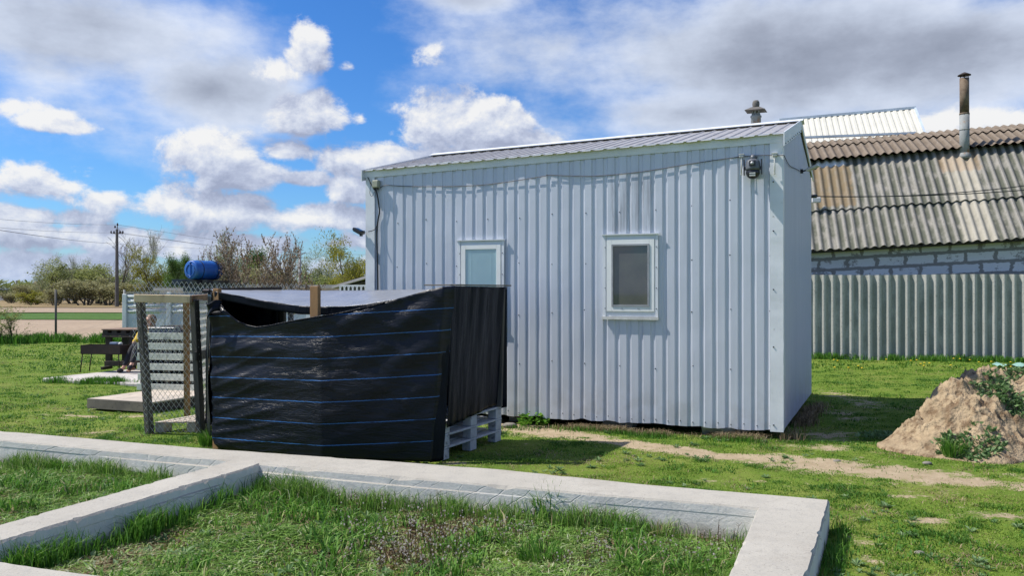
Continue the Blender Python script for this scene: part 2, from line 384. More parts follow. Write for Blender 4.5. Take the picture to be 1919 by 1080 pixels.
# ground: soil and grass by an attribute 'bare'
def ground_mat():
    m = bpy.data.materials.new('ground'); m.use_nodes = True; T = NT(m.node_tree); b = T.n['Principled BSDF']
    g = T.node('ShaderNodeNewGeometry'); pos = g.outputs['Position']
    a = T.node('ShaderNodeAttribute', attribute_name='bare')
    gr = T.ramp(T.noise(pos, 1.1, 6, .65), [(.3, (.08, .14, .02)), (.5, (.13, .195, .028)), (.7, (.20, .215, .055))])
    gr = T.mix(T.math('MULTIPLY', T.smooth(T.noise(pos, 14., 6, .7), .45, .75), .8), gr, (.06, .085, .014))
    gr = T.mix(T.smooth(T.noise(pos, 60., 3, .7), .55, .75), gr, (.15, .21, .03))
    so_ = T.ramp(T.noise(pos, 5., 6, .7), [(.3, (.30, .23, .145)), (.7, (.44, .355, .245))])
    so_ = T.mix(T.smooth(T.noise(pos, 70., 4, .7), .5, .75), so_, (.25, .18, .11))
    e = T.math('MULTIPLY_ADD', T.noise(pos, 5., 9, .85), 3.2, T.math('SUBTRACT', a.outputs['Fac'], 1.58))
    col = T.mix(T.smooth(e, .38, .75), gr, so_)
    T.put(b.inputs['Base Color'], col); b.inputs['Roughness'].default_value = .95; b.inputs['Specular IOR Level'].default_value = .1
    bn = T.node('ShaderNodeBump'); bn.inputs['Strength'].default_value = .8; bn.inputs['Distance'].default_value = .02
    T.put(bn.inputs['Height'], T.noise(pos, 30., 6, .7)); T.l.new(bn.outputs[0], b.inputs['Normal'])
    return m
M['ground'] = ground_mat()
def field_mat(name, c1, c2, rows=0.):
    m = bpy.data.materials.new(name); m.use_nodes = True; T = NT(m.node_tree); b = T.n['Principled BSDF']
    g = T.node('ShaderNodeNewGeometry'); pos = g.outputs['Position']
    col = T.ramp(T.noise(pos, .25, 6, .65), [(.3, c1), (.7, c2)])
    col = T.mix(T.smooth(T.noise(pos, 4., 5, .7), .45, .7), col, tuple(x*.62 for x in c1))
    if rows:
        w = T.node('ShaderNodeTexWave', wave_type='BANDS', bands_direction='Y', wave_profile='SIN'); T.put(w.inputs['Vector'], T.vm('ADD', pos, (0., 0., 0.)))
        w.inputs['Scale'].default_value = rows; w.inputs['Distortion'].default_value = 1.2; w.inputs['Detail'].default_value = 3; w.inputs['Detail Scale'].default_value = 1.5
        col = T.mix(T.math('MULTIPLY', T.smooth(w.outputs['Fac'], .4, .9), .45), col, tuple(x*.55 for x in c2))
    T.put(b.inputs['Base Color'], col); b.inputs['Roughness'].default_value = .95; b.inputs['Specular IOR Level'].default_value = .1
    return m
M['field'] = field_mat('ploughed_soil', (.42, .325, .235), (.34, .26, .185), .30)
M['field2'] = field_mat('far_ploughed_soil', (.36, .28, .20), (.30, .23, .165))
M['crop'] = field_mat('green_crop', (.055, .12, .022), (.085, .15, .035))
M['straw'] = field_mat('dry_verge', (.30, .22, .12), (.22, .17, .09))

def concrete_mat():
    m = bpy.data.materials.new('foundation_concrete'); m.use_nodes = True; T = NT(m.node_tree); b = T.n['Principled BSDF']
    g = T.node('ShaderNodeNewGeometry'); pos = g.outputs['Position']
    col = T.ramp(T.noise(pos, 1.6, 6, .65), [(.3, (.425, .40, .35)), (.7, (.36, .338, .295))])
    col = T.mix(T.math('MULTIPLY', T.smooth(T.noise(pos, 7., 6, .75), .45, .75), .7), col, (.31, .295, .265))
    col = T.mix(T.math('MULTIPLY', T.smooth(T.noise(pos, 75., 3, .6), .60, .68), .7), col, (.18, .17, .155))
    col = T.mix(T.math('MULTIPLY', T.smooth(T.noise(pos, .9, 6, .75), .50, .62), .4), col, (.30, .275, .235))
    fl = T.math('ABSOLUTE', T.math('SUBTRACT', T.noise(pos, 1.3, 4, .6), .5)); col = T.mix(T.math('MULTIPLY', T.smooth(fl, .003, .0), .3), col, (.16, .15, .14))
    # formwork sides: cement skin painted paler, as if more light fell there
    n = T.node('ShaderNodeSeparateXYZ'); T.put(n.inputs[0], g.outputs['True Normal'])
    side = T.smooth(T.math('ABSOLUTE', n.outputs[2]), .6, .3)
    sc = T.ramp(T.noise(pos, 5., 6, .7), [(.3, (.74, .71, .66)), (.7, (.60, .575, .53))])
    # slanting film-fold marks left in the formwork side
    dist = T.vm('MULTIPLY', T.noise(pos, 2.2, 3, .5, 1), (.35, .35, .35)); q = T.node('ShaderNodeSeparateXYZ'); T.put(q.inputs[0], T.vm('ADD', pos, dist))
    u = T.math('ADD', T.math('MULTIPLY', q.outputs[0], .93), T.math('MULTIPLY_ADD', q.outputs[2], -1.5, T.math('MULTIPLY', q.outputs[1], -.36)))
    fr = T.math('ABSOLUTE', T.math('SUBTRACT', T.math('FRACT', T.math('MULTIPLY', u, 5.5)), .5))
    crack = T.math('MULTIPLY', T.smooth(fr, .06, .0), T.smooth(T.noise(pos, 1.1, 2, .5), .45, .55)); crack = T.math('MULTIPLY', crack, side)
    sc = T.mix(T.math('MULTIPLY', crack, .5), sc, (.22, .23, .24))
    zz = T.node('ShaderNodeSeparateXYZ'); T.put(zz.inputs[0], pos); sc = T.mix(T.math('MULTIPLY', T.smooth(T.math('ADD', zz.outputs[2], T.math('MULTIPLY_ADD', T.noise(pos, 6., 4, .6), .14, -.07)), .07, -.01), .7), sc, (.24, .20, .15))
    col = T.mix(side, col, sc); T.put(b.inputs['Base Color'], col)
    b.inputs['Roughness'].default_value = .9; b.inputs['Specular IOR Level'].default_value = .2
    h = T.math('MULTIPLY_ADD', crack, -.6, T.noise(pos, 45., 6, .65))
    bn = T.node('ShaderNodeBump'); bn.inputs['Strength'].default_value = .5; bn.inputs['Distance'].default_value = .008
    T.put(bn.inputs['Height'], h); T.l.new(bn.outputs[0], b.inputs['Normal'])
    return m
M['concrete'] = concrete_mat()
def asbestos(name, c1, c2, groove, moss_shade=.6, rustu=None):
    """cement sheet: uv.x counts the waves, so lichen and painted wave shade sit in the grooves; uv.y runs up the sheet"""
    m = bpy.data.materials.new(name); m.use_nodes = True; T = NT(m.node_tree); b = T.n['Principled BSDF']
    g = T.node('ShaderNodeNewGeometry'); pos = g.outputs['Position']; uvn = T.node('ShaderNodeUVMap'); s = T.node('ShaderNodeSeparateXYZ'); T.put(s.inputs[0], uvn.outputs[0])
    col = T.ramp(T.noise(pos, 2.5, 6, .7), [(.3, c1), (.7, c2)])
    col = T.mix(T.smooth(T.noise(pos, 28., 4, .7), .52, .72), col, tuple(x*.6 for x in c2))
    col = T.mix(T.smooth(T.noise(pos, 22., 2, .7), .70, .76), col, (.48, .47, .42))
    ph = T.math('ABSOLUTE', T.math('SUBTRACT', T.math('FRACT', T.math('ADD', s.outputs[0], -.02)), .5))
    gm = T.smooth(ph, .40, .14) if moss_shade > 0 else None
    if gm is not None:
        gm = T.math('MULTIPLY', gm, T.smooth(T.noise(T.vm('MULTIPLY', pos, (1., 1., .5)), 2.5, 5, .6), .25, .55))
        col = T.mix(T.math('MULTIPLY', gm, moss_shade), col, groove)  # groove tone: moss, deepened to paint in the shade of the waves
    # joints between sheets
    j = T.math('ABSOLUTE', T.math('SUBTRACT', T.math('FRACT', T.math('MULTIPLY', s.outputs[0], 1/6.)), .5))
    col = T.mix(T.math('MULTIPLY', T.smooth(j, .4965, .499), .8), col, (.04, .04, .04))
    if rustu:
        for (a0, a1, v0, v1, cc, st) in rustu:
            wv = T.math('ADD', s.outputs[0], T.math('MULTIPLY_ADD', T.noise(pos, 6., 4, .6), .8, -.4))
            k = T.math('MULTIPLY', T.smooth(wv, a0, a0+.5), T.smooth(wv, a1, a1-.5))
            k = T.math('MULTIPLY', k, T.math('MULTIPLY', T.smooth(s.outputs[1], v0, v0+.03), T.smooth(s.outputs[1], v1, v1-.03)))
            k = T.math('MULTIPLY', k, T.smooth(T.noise(T.vm('MULTIPLY', pos, (3., 3., .6)), 2., 4, .6), .2, .6, .55, 1.))
            col = T.mix(T.math('MULTIPLY', k, st), col, cc)
    T.put(b.inputs['Base Color'], col); b.inputs['Roughness'].default_value = .95; b.inputs['Specular IOR Level'].default_value = .15
    bn = T.node('ShaderNodeBump'); bn.inputs['Strength'].default_value = .5; bn.inputs['Distance'].default_value = .01
    T.put(bn.inputs['Height'], T.noise(pos, 40., 4, .7)); T.l.new(bn.outputs[0], b.inputs['Normal'])
    return m
GREENG = (.04, .052, .03)
M['asb_roof'] = asbestos('cement_roof_sheet', (.32, .30, .27), (.25, .235, .205), GREENG, .75,
    [(25.9, 31.0, .42, .93, (.22, .155, .085), .7), (26.4, 30.6, .90, .985, (.8, .8, .8), .95), (41.5, 45.6, -.1, .97, (.47, .43, .35), .6), (41.0, 46.2, .72, .97, (.36, .23, .13), .4)])
M['asb_ridge'] = asbestos('cement_ridge_sheet', (.24, .195, .15), (.18, .145, .115), (.09, .07, .05), .5)
M['asb_fence'] = asbestos('cement_fence_sheet', (.52, .505, .47), (.44, .43, .40), (.13, .145, .12), .6)
def block_mat():
    m = bpy.data.materials.new('aerated_block_wall'); m.use_nodes = True; T = NT(m.node_tree); b = T.n['Principled BSDF']
    uvn = T.node('ShaderNodeUVMap'); br = T.node('ShaderNodeTexBrick')
    nv = T.vm('ADD', uvn.outputs[0], T.vm('MULTIPLY', T.vm('SUBTRACT', T.noise(uvn.outputs[0], 5., 6, .75, 1), (.5, .5, .5)), (.26, .10, 0.)))
    T.put(br.inputs['Vector'], nv); br.inputs['Scale'].default_value = 1; br.inputs['Brick Width'].default_value = .66; br.inputs['Row Height'].default_value = .31
    br.inputs['Mortar Size'].default_value = .045; br.inputs['Mortar Smooth'].default_value = .1
    br.inputs['Color1'].default_value = (.74, .74, .75, 1); br.inputs['Color2'].default_value = (.66, .67, .69, 1); br.inputs['Mortar'].default_value = (.27, .26, .25, 1)
    sm = T.smooth(T.noise(uvn.outputs[0], 1.6, 6, .8), .55, .60)
    T.put(b.inputs['Base Color'], T.mix(T.math('MULTIPLY', sm, .8), br.outputs[0], (.24, .225, .215))); b.inputs['Roughness'].default_value = .95
    return m
M['block'] = block_mat()
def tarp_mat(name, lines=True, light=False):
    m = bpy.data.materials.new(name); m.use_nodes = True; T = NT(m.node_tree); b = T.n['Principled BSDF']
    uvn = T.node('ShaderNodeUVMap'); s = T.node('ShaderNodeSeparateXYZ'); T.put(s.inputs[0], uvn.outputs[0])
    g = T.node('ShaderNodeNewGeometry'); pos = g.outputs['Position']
    col = T.ramp(T.noise(pos, 4., 4), [(.3, (.0035, .005, .010)), (.7, (.006, .008, .015))] if not light else [(.3, (.19, .20, .225)), (.7, (.24, .25, .275))])  # top sheet: sky sheen on black plastic put into a grey base colour
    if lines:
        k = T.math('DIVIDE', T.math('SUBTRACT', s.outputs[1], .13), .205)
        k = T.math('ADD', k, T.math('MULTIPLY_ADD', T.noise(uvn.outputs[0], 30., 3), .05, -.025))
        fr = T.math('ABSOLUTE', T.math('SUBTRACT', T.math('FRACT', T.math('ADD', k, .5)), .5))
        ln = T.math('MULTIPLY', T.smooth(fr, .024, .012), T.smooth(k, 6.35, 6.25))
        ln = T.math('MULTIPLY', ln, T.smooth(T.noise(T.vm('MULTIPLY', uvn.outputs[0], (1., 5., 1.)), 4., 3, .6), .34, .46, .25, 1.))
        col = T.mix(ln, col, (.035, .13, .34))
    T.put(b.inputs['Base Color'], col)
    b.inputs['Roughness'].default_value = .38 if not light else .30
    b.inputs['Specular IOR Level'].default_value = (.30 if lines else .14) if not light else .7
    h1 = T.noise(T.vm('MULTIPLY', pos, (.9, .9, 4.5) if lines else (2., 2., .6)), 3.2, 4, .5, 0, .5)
    h2 = T.noise(pos, 220., 1, .5)
    wv = T.noise(T.vm('MULTIPLY', pos, (1.5, 1.5, 9.) if lines else (9., 9., .8)), 2.2, 3, .55, 0, 1.2); h1 = T.math('ADD', h1, T.math('MULTIPLY', T.smooth(T.math('ABSOLUTE', T.math('SUBTRACT', wv, .5)), .06, .0), T.math('MULTIPLY', T.smooth(T.noise(pos, .8, 2, .5), .45, .65), .16)))
    bn = T.node('ShaderNodeBump'); bn.inputs['Strength'].default_value = .5; bn.inputs['Distance'].default_value = .022
    T.put(bn.inputs['Height'], T.math('MULTIPLY_ADD', h2, .02, h1)); T.l.new(bn.outputs[0], b.inputs['Normal'])
    return m
M['tarp'] = tarp_mat('black_woven_tarp'); M['tarpside'] = tarp_mat('black_woven_tarp_side', False); M['tarptop'] = tarp_mat('black_tarp_top_sheen', False, True)

# ================================================================== SETTING
TV = Vector((-.934, .358, 0)).normalized(); BV = Vector((.412, .911, 0)).normalized(); CO = Vector((2.9, 8.93, 0)); UZ = Vector((0, 0, 1))
# foundation outline pieces (top z = .2)
FT = .2
def gf(px, py): return G(px, py, FT)
outL = gf(0, 808); outR = gf(1554, 938); inR = gf(1419, 953)
fdir = (outL-outR).normalized(); outLL = outR+fdir*12.0
far_out = [outR, gf(1200, 906.5), gf(940, 880), gf(393, 841), outL, outL+(outL-gf(393, 841)).normalized()*4]
far_in = [inR, gf(1280, 940), gf(993, 915), gf(640, 885), gf(487, 869.5), gf(432, 863), gf(393, 860), gf(0, 825), gf(0, 825)+(outL-gf(393, 841)).normalized()*4]
cl_top, cl_bot = gf(432, 863), gf(0, 983); cr_top, cr_bot = gf(487, 869.5), gf(0, 1015)
near_far_l = gf(0, 1052); nfr = gf(187, 1079); ndir = (nfr-near_far_l).normalized()
ro_dir = (gf(1513, 1080)-outR).normalized(); ri_dir = (gf(1364, 1080)-inR).normalized()
def inside_quad(x, y, q):
    r = np.ones(np.shape(x), bool)
    for i in range(len(q)):
        a = q[i]; b = q[(i+1) % len(q)]
        r &= ((b[0]-a[0])*(y-a[1])-(b[1]-a[1])*(x-a[0])) <= 0
    return r
def inpoly(x, y, poly):
    c = np.zeros(np.shape(x), bool); n = len(poly)
    for i in range(n):
        x1, y1 = poly[i][0], poly[i][1]; x2, y2 = poly[(i+1) % n][0], poly[(i+1) % n][1]
        cond = ((y1 > y) != (y2 > y)) & (x < (x2-x1)*(y-y1)/((y2-y1) if y2 != y1 else 1e-9)+x1)
        c ^= cond
    return c
near_beam_far = [near_far_l-ndir*4, near_far_l, nfr, nfr+ndir*2.6]
xr = inR+ri_dir*3.0   # where the near beam meets the right beam, below the picture
def beam(poly, name_mb, z0=-.25, z1=FT):
    n = len(poly); V = [(p[0], p[1], z1) for p in poly]+[(p[0], p[1], z0) for p in poly]
    F = [tuple(range(n))]+[(i, (i+1) % n, n+(i+1) % n, n+i) for i in range(n)]
    name_mb.add(V, F)
def dense_strip(A, B, mb, z0=-.25, z1=FT, cracks=0):
    """a beam between polylines A (outer) and B (inner), resampled so its edges can be slightly rough"""
    def res(Pn, n):
        L = [0]
        for i in range(1, len(Pn)): L.append(L[-1]+(Pn[i]-Pn[i-1]).length)
        out = []
        for k in range(n+1):
            t = L[-1]*k/n; i = max(j for j in range(len(L)) if L[j] <= t+1e-9); i = min(i, len(Pn)-2)
            out.append(Pn[i].lerp(Pn[i+1], (t-L[i])/max(L[i+1]-L[i], 1e-9)))
        return out
    n = 150; a = res(A, n); b = res(B, n); V = []; F = []
    for k in range(n+1):
        d = (a[k]-b[k]).normalized()
        j1 = (fbm(np.array(k*.35), np.array(1.), 3, 5)-.45)*.010; j2 = (fbm(np.array(k*.35), np.array(9.), 3, 8)-.45)*.012
        e = .008+.010*float(vnoise(np.array(k*.6), np.array(3.), 2))+.022*max(0, float(vnoise(np.array(k*.45), np.array(8.), 12))-.80)*5
        zt = z1+(float(vnoise(np.array(k*.07), np.array(2.), 4))-.5)*.008
        pa = a[k]+d*j1; pb = b[k]-d*j2
        lg = float(np.clip((vnoise(np.array(k*.045), np.array(7.), 3)-.4)*4, -.25, 1))
        for (p, z) in ((pa, z0), (pa, zt-e), (pa-d*e, zt), (pb+d*e, zt), (pb, zt-e), (pb, zt-.062), (pb-d*.012*lg, zt-.070), (pb-d*.012*lg, z0)):
            V.append((p[0], p[1], z))
    for k in range(n):
        for q in range(7):
            F.append((k*8+q, k*8+q+1, (k+1)*8+q+1, (k+1)*8+q))
    F.append(tuple(range(8))[::-1]); F.append(tuple(n*8+q for q in range(8)))
    mb.add(V, F)
fm = MB()
dense_strip(far_out, far_in, fm)
dense_strip([cl_top+(cl_top-cl_bot).normalized()*.02, cl_bot, cl_bot+(cl_bot-cl_top).normalized()*.75], [cr_top+(cr_top-cr_bot).normalized()*.02, cr_bot, cr_bot+(cr_bot-cr_top).normalized()*.42], fm, z1=FT-.003)
dense_strip([outR, outR+ro_dir*5], [inR, inR+ri_dir*5], fm, z1=FT+.002)
nb = Vector((ndir.y, -ndir.x, 0))
dense_strip([near_far_l-ndir*4+nb*.45, nfr+ndir*2.75+nb*.45], [near_far_l-ndir*4, nfr+ndir*2.75], fm, z1=FT-.001)
# stray board marks cast into the face below the edge
fo = fm.build('concrete_foundation', M['concrete'])
tag(fo, 'low pale concrete strip foundation on the grass with a cross beam', 'foundation')
bpy.context.view_layer.objects.active = fo

# bare-soil mask
path = [G(940, 792), G(1000, 806), G(1180, 832), G(1330, 853), G(1500, 868), G(1700, 888), G(1870, 905), G(2050, 925)]
pw = [.32, .28, .20, .17, .30, .28, .18, .12]
spots = [(G(1555, 815), .42, .5), (G(1575, 775), .35, .9), (G(1600, 748), .4, 1.2), (G(540, 800), .3, .3), (G(1560, 838), .5, .25),
         (G(170, 778), .8, .14), (G(250, 782), .4, .12), (G(180, 810), .25, .12), (G(1710, 930), .2, .1), (G(1740, 975), .3, .1), (G(1880, 965), .35, .14), (G(1600, 1010), .12, .2), (G(1650, 1050), .2, .12),
         (G(1905, 895), .4, .16), (G(860, 868), .3, .2), (G(970, 795), .45, .35), (G(1450, 850), .35, .12), (G(100, 850), .3, .2)]
isp = [(G(1010, 1005, -.04), .22, .08), (G(320, 985, -.04), .14, .06), (G(60, 945, -.04), .35, .12), (G(1230, 1030, -.04), .15, .08), (G(330, 1040, -.04), .3, .1), (G(930, 990, -.04), .2, .06)]
def bare_mask(x, y):
    d = np.full(np.shape(x), 9.)
    for i in range(len(path)-1):
        a, b = path[i], path[i+1]; ab = b-a; L2 = ab.x**2+ab.y**2
        t = np.clip(((x-a.x)*ab.x+(y-a.y)*ab.y)/L2, 0, 1); w = pw[i]*(1-t)+pw[i+1]*t
        d = np.minimum(d, np.hypot(x-a.x-ab.x*t, (y-a.y-ab.y*t)*1.0)/w)
    m = np.clip(1.45-d*.8, 0, 1)
    for (p, rx, ry) in spots+isp:
        q = np.hypot((x-p.x)/rx, (y-p.y)/ry); m = np.maximum(m, np.clip(1.15-q*.75, 0, 1)*.66)
    n = fbm(x*3.1, y*4.6, 4, 3)*1.06
    m = m*(.25+1.35*n)
    far = np.clip((fbm(x*1.2+9, y*1.7, 4, 31)-.56)*5, 0, 1)*.35
    return np.clip(np.maximum(m, far*(y < 12)), 0, 1)
inner = [far_in[0], far_in[1], far_in[2], far_in[3], cr_top, cr_bot, cr_bot+(cr_bot-cr_top).normalized()*.42, nfr, nfr+ndir*2.6, inR+ri_dir*3.2]
inner2 = [cl_top, far_in[6], far_in[7], far_in[8], far_in[8]+Vector((-1, -3, 0)), near_far_l-ndir*4, near_far_l, cl_bot+(cl_bot-cl_top).normalized()*.6]
whole = [outR, far_out[1], far_out[2], far_out[3], outL, far_out[5], far_out[5]+Vector((-2, -9, 0)), Vector((1, 0, 0)), outR+ro_dir*5]
def gheight(x, y):
    ins = inpoly(x, y, [(p[0], p[1]) for p in whole])
    h = (fbm(x*1.3, y*1.3, 4, 11)-.47)*.05
    h = h*np.clip((60-y)/30, 0, 1)
    return np.where(ins, -.03+h*1.2, h-.005)
xs = np.concatenate([[-1500, -700, -300, -150, -80, -45, -30, -22, -17], np.arange(-13, 13.01, .07), [17, 22, 30, 45, 80, 150, 300, 700, 1500]])
ys = np.concatenate([[-300, -60, -20, -8, -3, 0], np.arange(1, 14, .07), np.arange(14, 26, .2), [27, 29, 32, 36, 42, 50, 60, 75, 95, 130, 200, 400, 800, 2500]])
X, Y = np.meshgrid(xs, ys); Zg = gheight(X, Y); br_ = bare_mask(X, Y)
nx, ny = len(xs), len(ys)
idx = np.arange(nx*ny).reshape(ny, nx)
F = np.stack([idx[:-1, :-1], idx[:-1, 1:], idx[1:, 1:], idx[1:, :-1]], -1).reshape(-1, 4)
go_ = newmesh('ground', np.stack([X.ravel(), Y.ravel(), Zg.ravel()], 1), F, M['ground'], smooth=True, attr={'bare': br_.ravel()})
tag(go_, kind='structure')
def sheet(name, y0, y1, x0, x1, m, z, kind='structure', wob=.4):
    n = 60; V = []; F = []
    for i in range(n+1):
        x = x0+(x1-x0)*i/n
        V += [(x, y0+wob*(float(vnoise(np.array(x*.3), np.array(y0), 5))-.5), z), (x, y1+wob*(float(vnoise(np.array(x*.3), np.array(y1+7), 6))-.5), z)]
    for i in range(n): F.append((2*i, 2*i+2, 2*i+3, 2*i+1))
    return tag(newmesh(name, V, F, m), kind=kind)
sheet('ploughed_field', 26.8, 45.5, -90, 60, M['field'], .03, wob=.5)
sheet('green_crop_field', 45.5, 59, -110, 60, M['crop'], .06, wob=1.5)
sheet('far_ploughed_field', 58.5, 76, -140, 60, M['field2'], .10, wob=2)
sheet('dry_grass_verge', 76, 260, -300, 150, M['straw'], .16, wob=4)

# ================================================================== SHED
H = 3.25; WB = .1
NW = TV.cross(UZ); NW = NW if NW.y < 0 else -NW   # outward normal of the front wall (towards the camera)
NG = BV.cross(UZ); NG = NG if NG.x > 0 else -NG   # outward normal of the gable
shed_c = CO+TV*2.55+BV*1.82
shed = thing('metal_shed', shed_c, 'long pale blue-grey corrugated metal shed with two white windows', 'shed')
def S(t, b, z, n=0.): return CO+TV*t+BV*b+UZ*z+NW*n
def corr(name, p0, U, Wv, N, length, bot, top, prof, nz, m, parent, smooth=False, jit=0., period=.1375, seed=1, uvwave=False, edge=0., extra=None):
    """corrugated sheet: prof = [(fraction, height)] per period, bot/top give the extent along Wv at u"""
    us = []; k = 0
    while k*period < length+1e-6:
        for (f_, h_) in prof:
            u = (k+f_)*period
            if u <= length+1e-6: us.append((u, h_))
        k += 1
    us.append((length, prof[0][1])); V = []; UV = []; F = []
    for i, (u, h_) in enumerate(us):
        b_, t_ = bot(u), top(u)
        if edge: b_ += edge*(float(vnoise(np.array(u*9.), np.array(seed*3.), seed))-.5)
        for j in range(nz+1):
            w = b_+(t_-b_)*j/nz
            dn = jit*(float(fbm(np.array(u*2.2), np.array(w*1.7+seed), 3, seed))-.45)
            V.append(p0+U*u+Wv*w+N*(h_+dn)); UV.append((u/period if uvwave else u, (j/nz) if uvwave else w))
    for i in range(len(us)-1):
        for j in range(nz):
            a = i*(nz+1)+j; F.append((a, a+nz+1, a+nz+2, a+1))
    mats = [m]; mi = [0]*len(F); V = [tuple(v) for v in V]
    if extra:
        V2, F2 = extra; n0 = len(V); V += V2; F += [tuple(i+n0 for i in f) for f in F2]; mi += [1]*len(F2); UV += [(0, 0)]*len(V2); mats = [m, M['screw']]
    return newmesh(name, V, F, mats, parent, mi, [smooth]*len(F), UV)
TR = [(0, 0), (.30, 0), (.375, .012), (.95, .012), (1.0-1e-4, 0)]
def screws(pts, n, r=.0095, h=.013):
    mb = MB()
    for p in pts: mb.tube([Vector(p), Vector(p)+n*h], [r, r*.7], 6)
    return mb.v, mb.f
sp1 = []
per = .1375; k = 0
for zz in (WB+.05,):
    for k in range(37): sp1.append(S(.125+k*per, 0, zz+random.uniform(-.012, .012), .002))
for zz in (.75, 1.38, 1.98, 2.58):
    for k in range(0, 37, 3): sp1.append(S(.125+k*per+.01*random.uniform(-1, 1), 0, zz+random.uniform(-.04, .04), .002))
LEN = 5.11
# in the sheet's own u (from the right corner leftwards)
corr('front_wall', CO, TV, UZ, NW, LEN, lambda u: WB, lambda u: H-.02+.00*u, TR, 26, M['wall'], shed, jit=.012, edge=.03, extra=screws(sp1, NW))
# left gable and back wall
RID = 3.745; GW = 3.64
def gz(u): return (H+.0 if True else 0)+(RID-H-.06)*(1-abs(u-GW/2)/(GW/2))
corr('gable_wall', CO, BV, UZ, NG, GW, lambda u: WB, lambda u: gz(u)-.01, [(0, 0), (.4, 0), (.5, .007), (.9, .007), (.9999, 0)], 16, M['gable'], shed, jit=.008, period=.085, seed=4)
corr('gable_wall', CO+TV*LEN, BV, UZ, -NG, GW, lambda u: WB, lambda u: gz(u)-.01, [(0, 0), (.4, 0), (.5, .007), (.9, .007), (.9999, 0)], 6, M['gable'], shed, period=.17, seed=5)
corr('back_wall', CO+BV*GW, TV, UZ, -NW, LEN, lambda u: WB, lambda u: H-.02, TR, 6, M['wall'], shed, seed=6)
# roof: two slopes of trapezoid sheet with a ragged eave edge
for side in (0, 1):
    e0 = (S(-.02, -.07, H+.03) if side == 0 else S(-.02, GW+.03, H+.03)); r0 = S(-.02, GW/2, RID)
    dv = (r0-e0); L = dv.length; dv.normalize(); N_ = TV.cross(dv); N_ = N_ if N_.z > 0 else -N_
    corr('roof', e0, TV, dv, N_, LEN+.04, lambda u: (.03 if side == 0 else 0)*(float(vnoise(np.array(u*7.), np.array(2.), 9))-.6), lambda u: L, [(0, 0), (.70, 0), (.78, .011), (.90, .011), (.9999, 0)], 5, M['roofmetal'], shed, period=.152, jit=.006, seed=7)
tb = MB()  # eave fascia, slightly wavy along its lower edge
def strip(mb, pts_top, pts_bot, n, th=.004):
    m_ = len(pts_top); V = list(pts_top)+list(pts_bot)+[p-n*th for p in pts_top]+[p-n*th for p in pts_bot]; F = []
    for i in range(m_-1):
        F.append((i, i+1, m_+i+1, m_+i)); F.append((2*m_+i, 3*m_+i, 3*m_+i+1, 2*m_+i+1))
        F.append((m_+i, m_+i+1, 3*m_+i+1, 3*m_+i)); F.append((i, 2*m_+i, 2*m_+i+1, i+1))
    mb.add(V, F)
n = 70; tp = []; bp = []
for i in range(n+1):
    t = -.03+(LEN+.06)*i/n; wv = .012*(float(fbm(np.array(t*3.), np.array(.3), 3, 21))-.45)
    tp.append(S(t, 0, H+.055+wv*1.3, .030+wv)); bp.append(S(t, 0, H-.053+wv*.5, .021+abs(wv)*1.0))
strip(tb, tp, bp, NW)
fa = tb.build('eave_fascia', M['trim'], shed)
tb = MB()
strip(tb, [S(-.03, 0, WB-.02, .021), S(.13, 0, WB-.005, .021)], [S(-.03, 0, WB-.02, .021), S(.13, 0, WB-.005, .021)], NW)
def corner(name, t0, t1, z0, z1, nn=.021, dents=0):
    n = 40; A = []; B = []
    for i in range(n+1):
        z = z0+(z1-z0)*i/n; dd = dents*(float(fbm(np.array(z*5.), np.array(1.), 3, 33))-.45)
        dd2 = dents*1.5*max(0, 1-abs(z-.95)/.18)*math.sin(z*30)*.5
        A.append(S(t0, 0, z, nn+dd*.3)+TV*dd2*.6); B.append(S(t1, 0, z, nn+dd))
    m = MB(); strip(m, A, B, NW, .003); return m
c1 = corner('c', -.012, .125, WB-.012, H-.054, dents=.012)
for z in (1.0, 1.62, 2.25, 2.78, .16): c1.tube([S(.09, 0, z, .02), S(.09, 0, z, .03)], [.009, .006], 6, 1)
c1.build('corner_trim', [M['trim'], M['screw']], shed)
c2_ = corner('c', LEN-.12, LEN+.012, WB-.01, H-.054, dents=.008); c2_.build('corner_trim', [M['trim'], M['screw']], shed)
# return flange of the corner on the gable
m = MB(); m.obox(CO+NG*.009-BV*.012+UZ*(WB), NG*.003, BV*.10, UZ*(H-WB-.1)); m.build('corner_trim', M['trim'], shed)
# rake flashings on both gables + ridge cap
for t_, nn in ((-.022, NG), (LEN+.022, -NG)):
    m = MB()
    for (b0, z0, b1, z1) in ((-.09, H+.045, GW/2, RID+.035), (GW/2, RID+.035, GW+.04, H+.045)):
        a = S(t_, b0, z0); b = S(t_, b1, z1); d = Vector((0, 0, -.15 if b0 < 1 else -.07)); m.obox(a, b-a, d, nn*.012)
    for i in range(9):
        if nn is NG:
            f_ = (i+.5)/9; a = S(t_, -.09, H+.045-.13).lerp(S(t_, GW/2, RID+.035-.13), f_)+nn*.012; m.tube([a, a+nn*.008], [.009, .006], 6, 1)
    m.build('rake_trim', [M['trim'], M['screw']], shed)
m = MB()
for sgn in (-1, 1):
    a = S(-.06, GW/2, RID+.045); b = S(LEN+.06, GW/2, RID+.045); d = BV*sgn*.13+UZ*(-.045); m.obox(a, b-a, d, UZ*.006)
m.build('ridge_cap', M['trim'], shed)
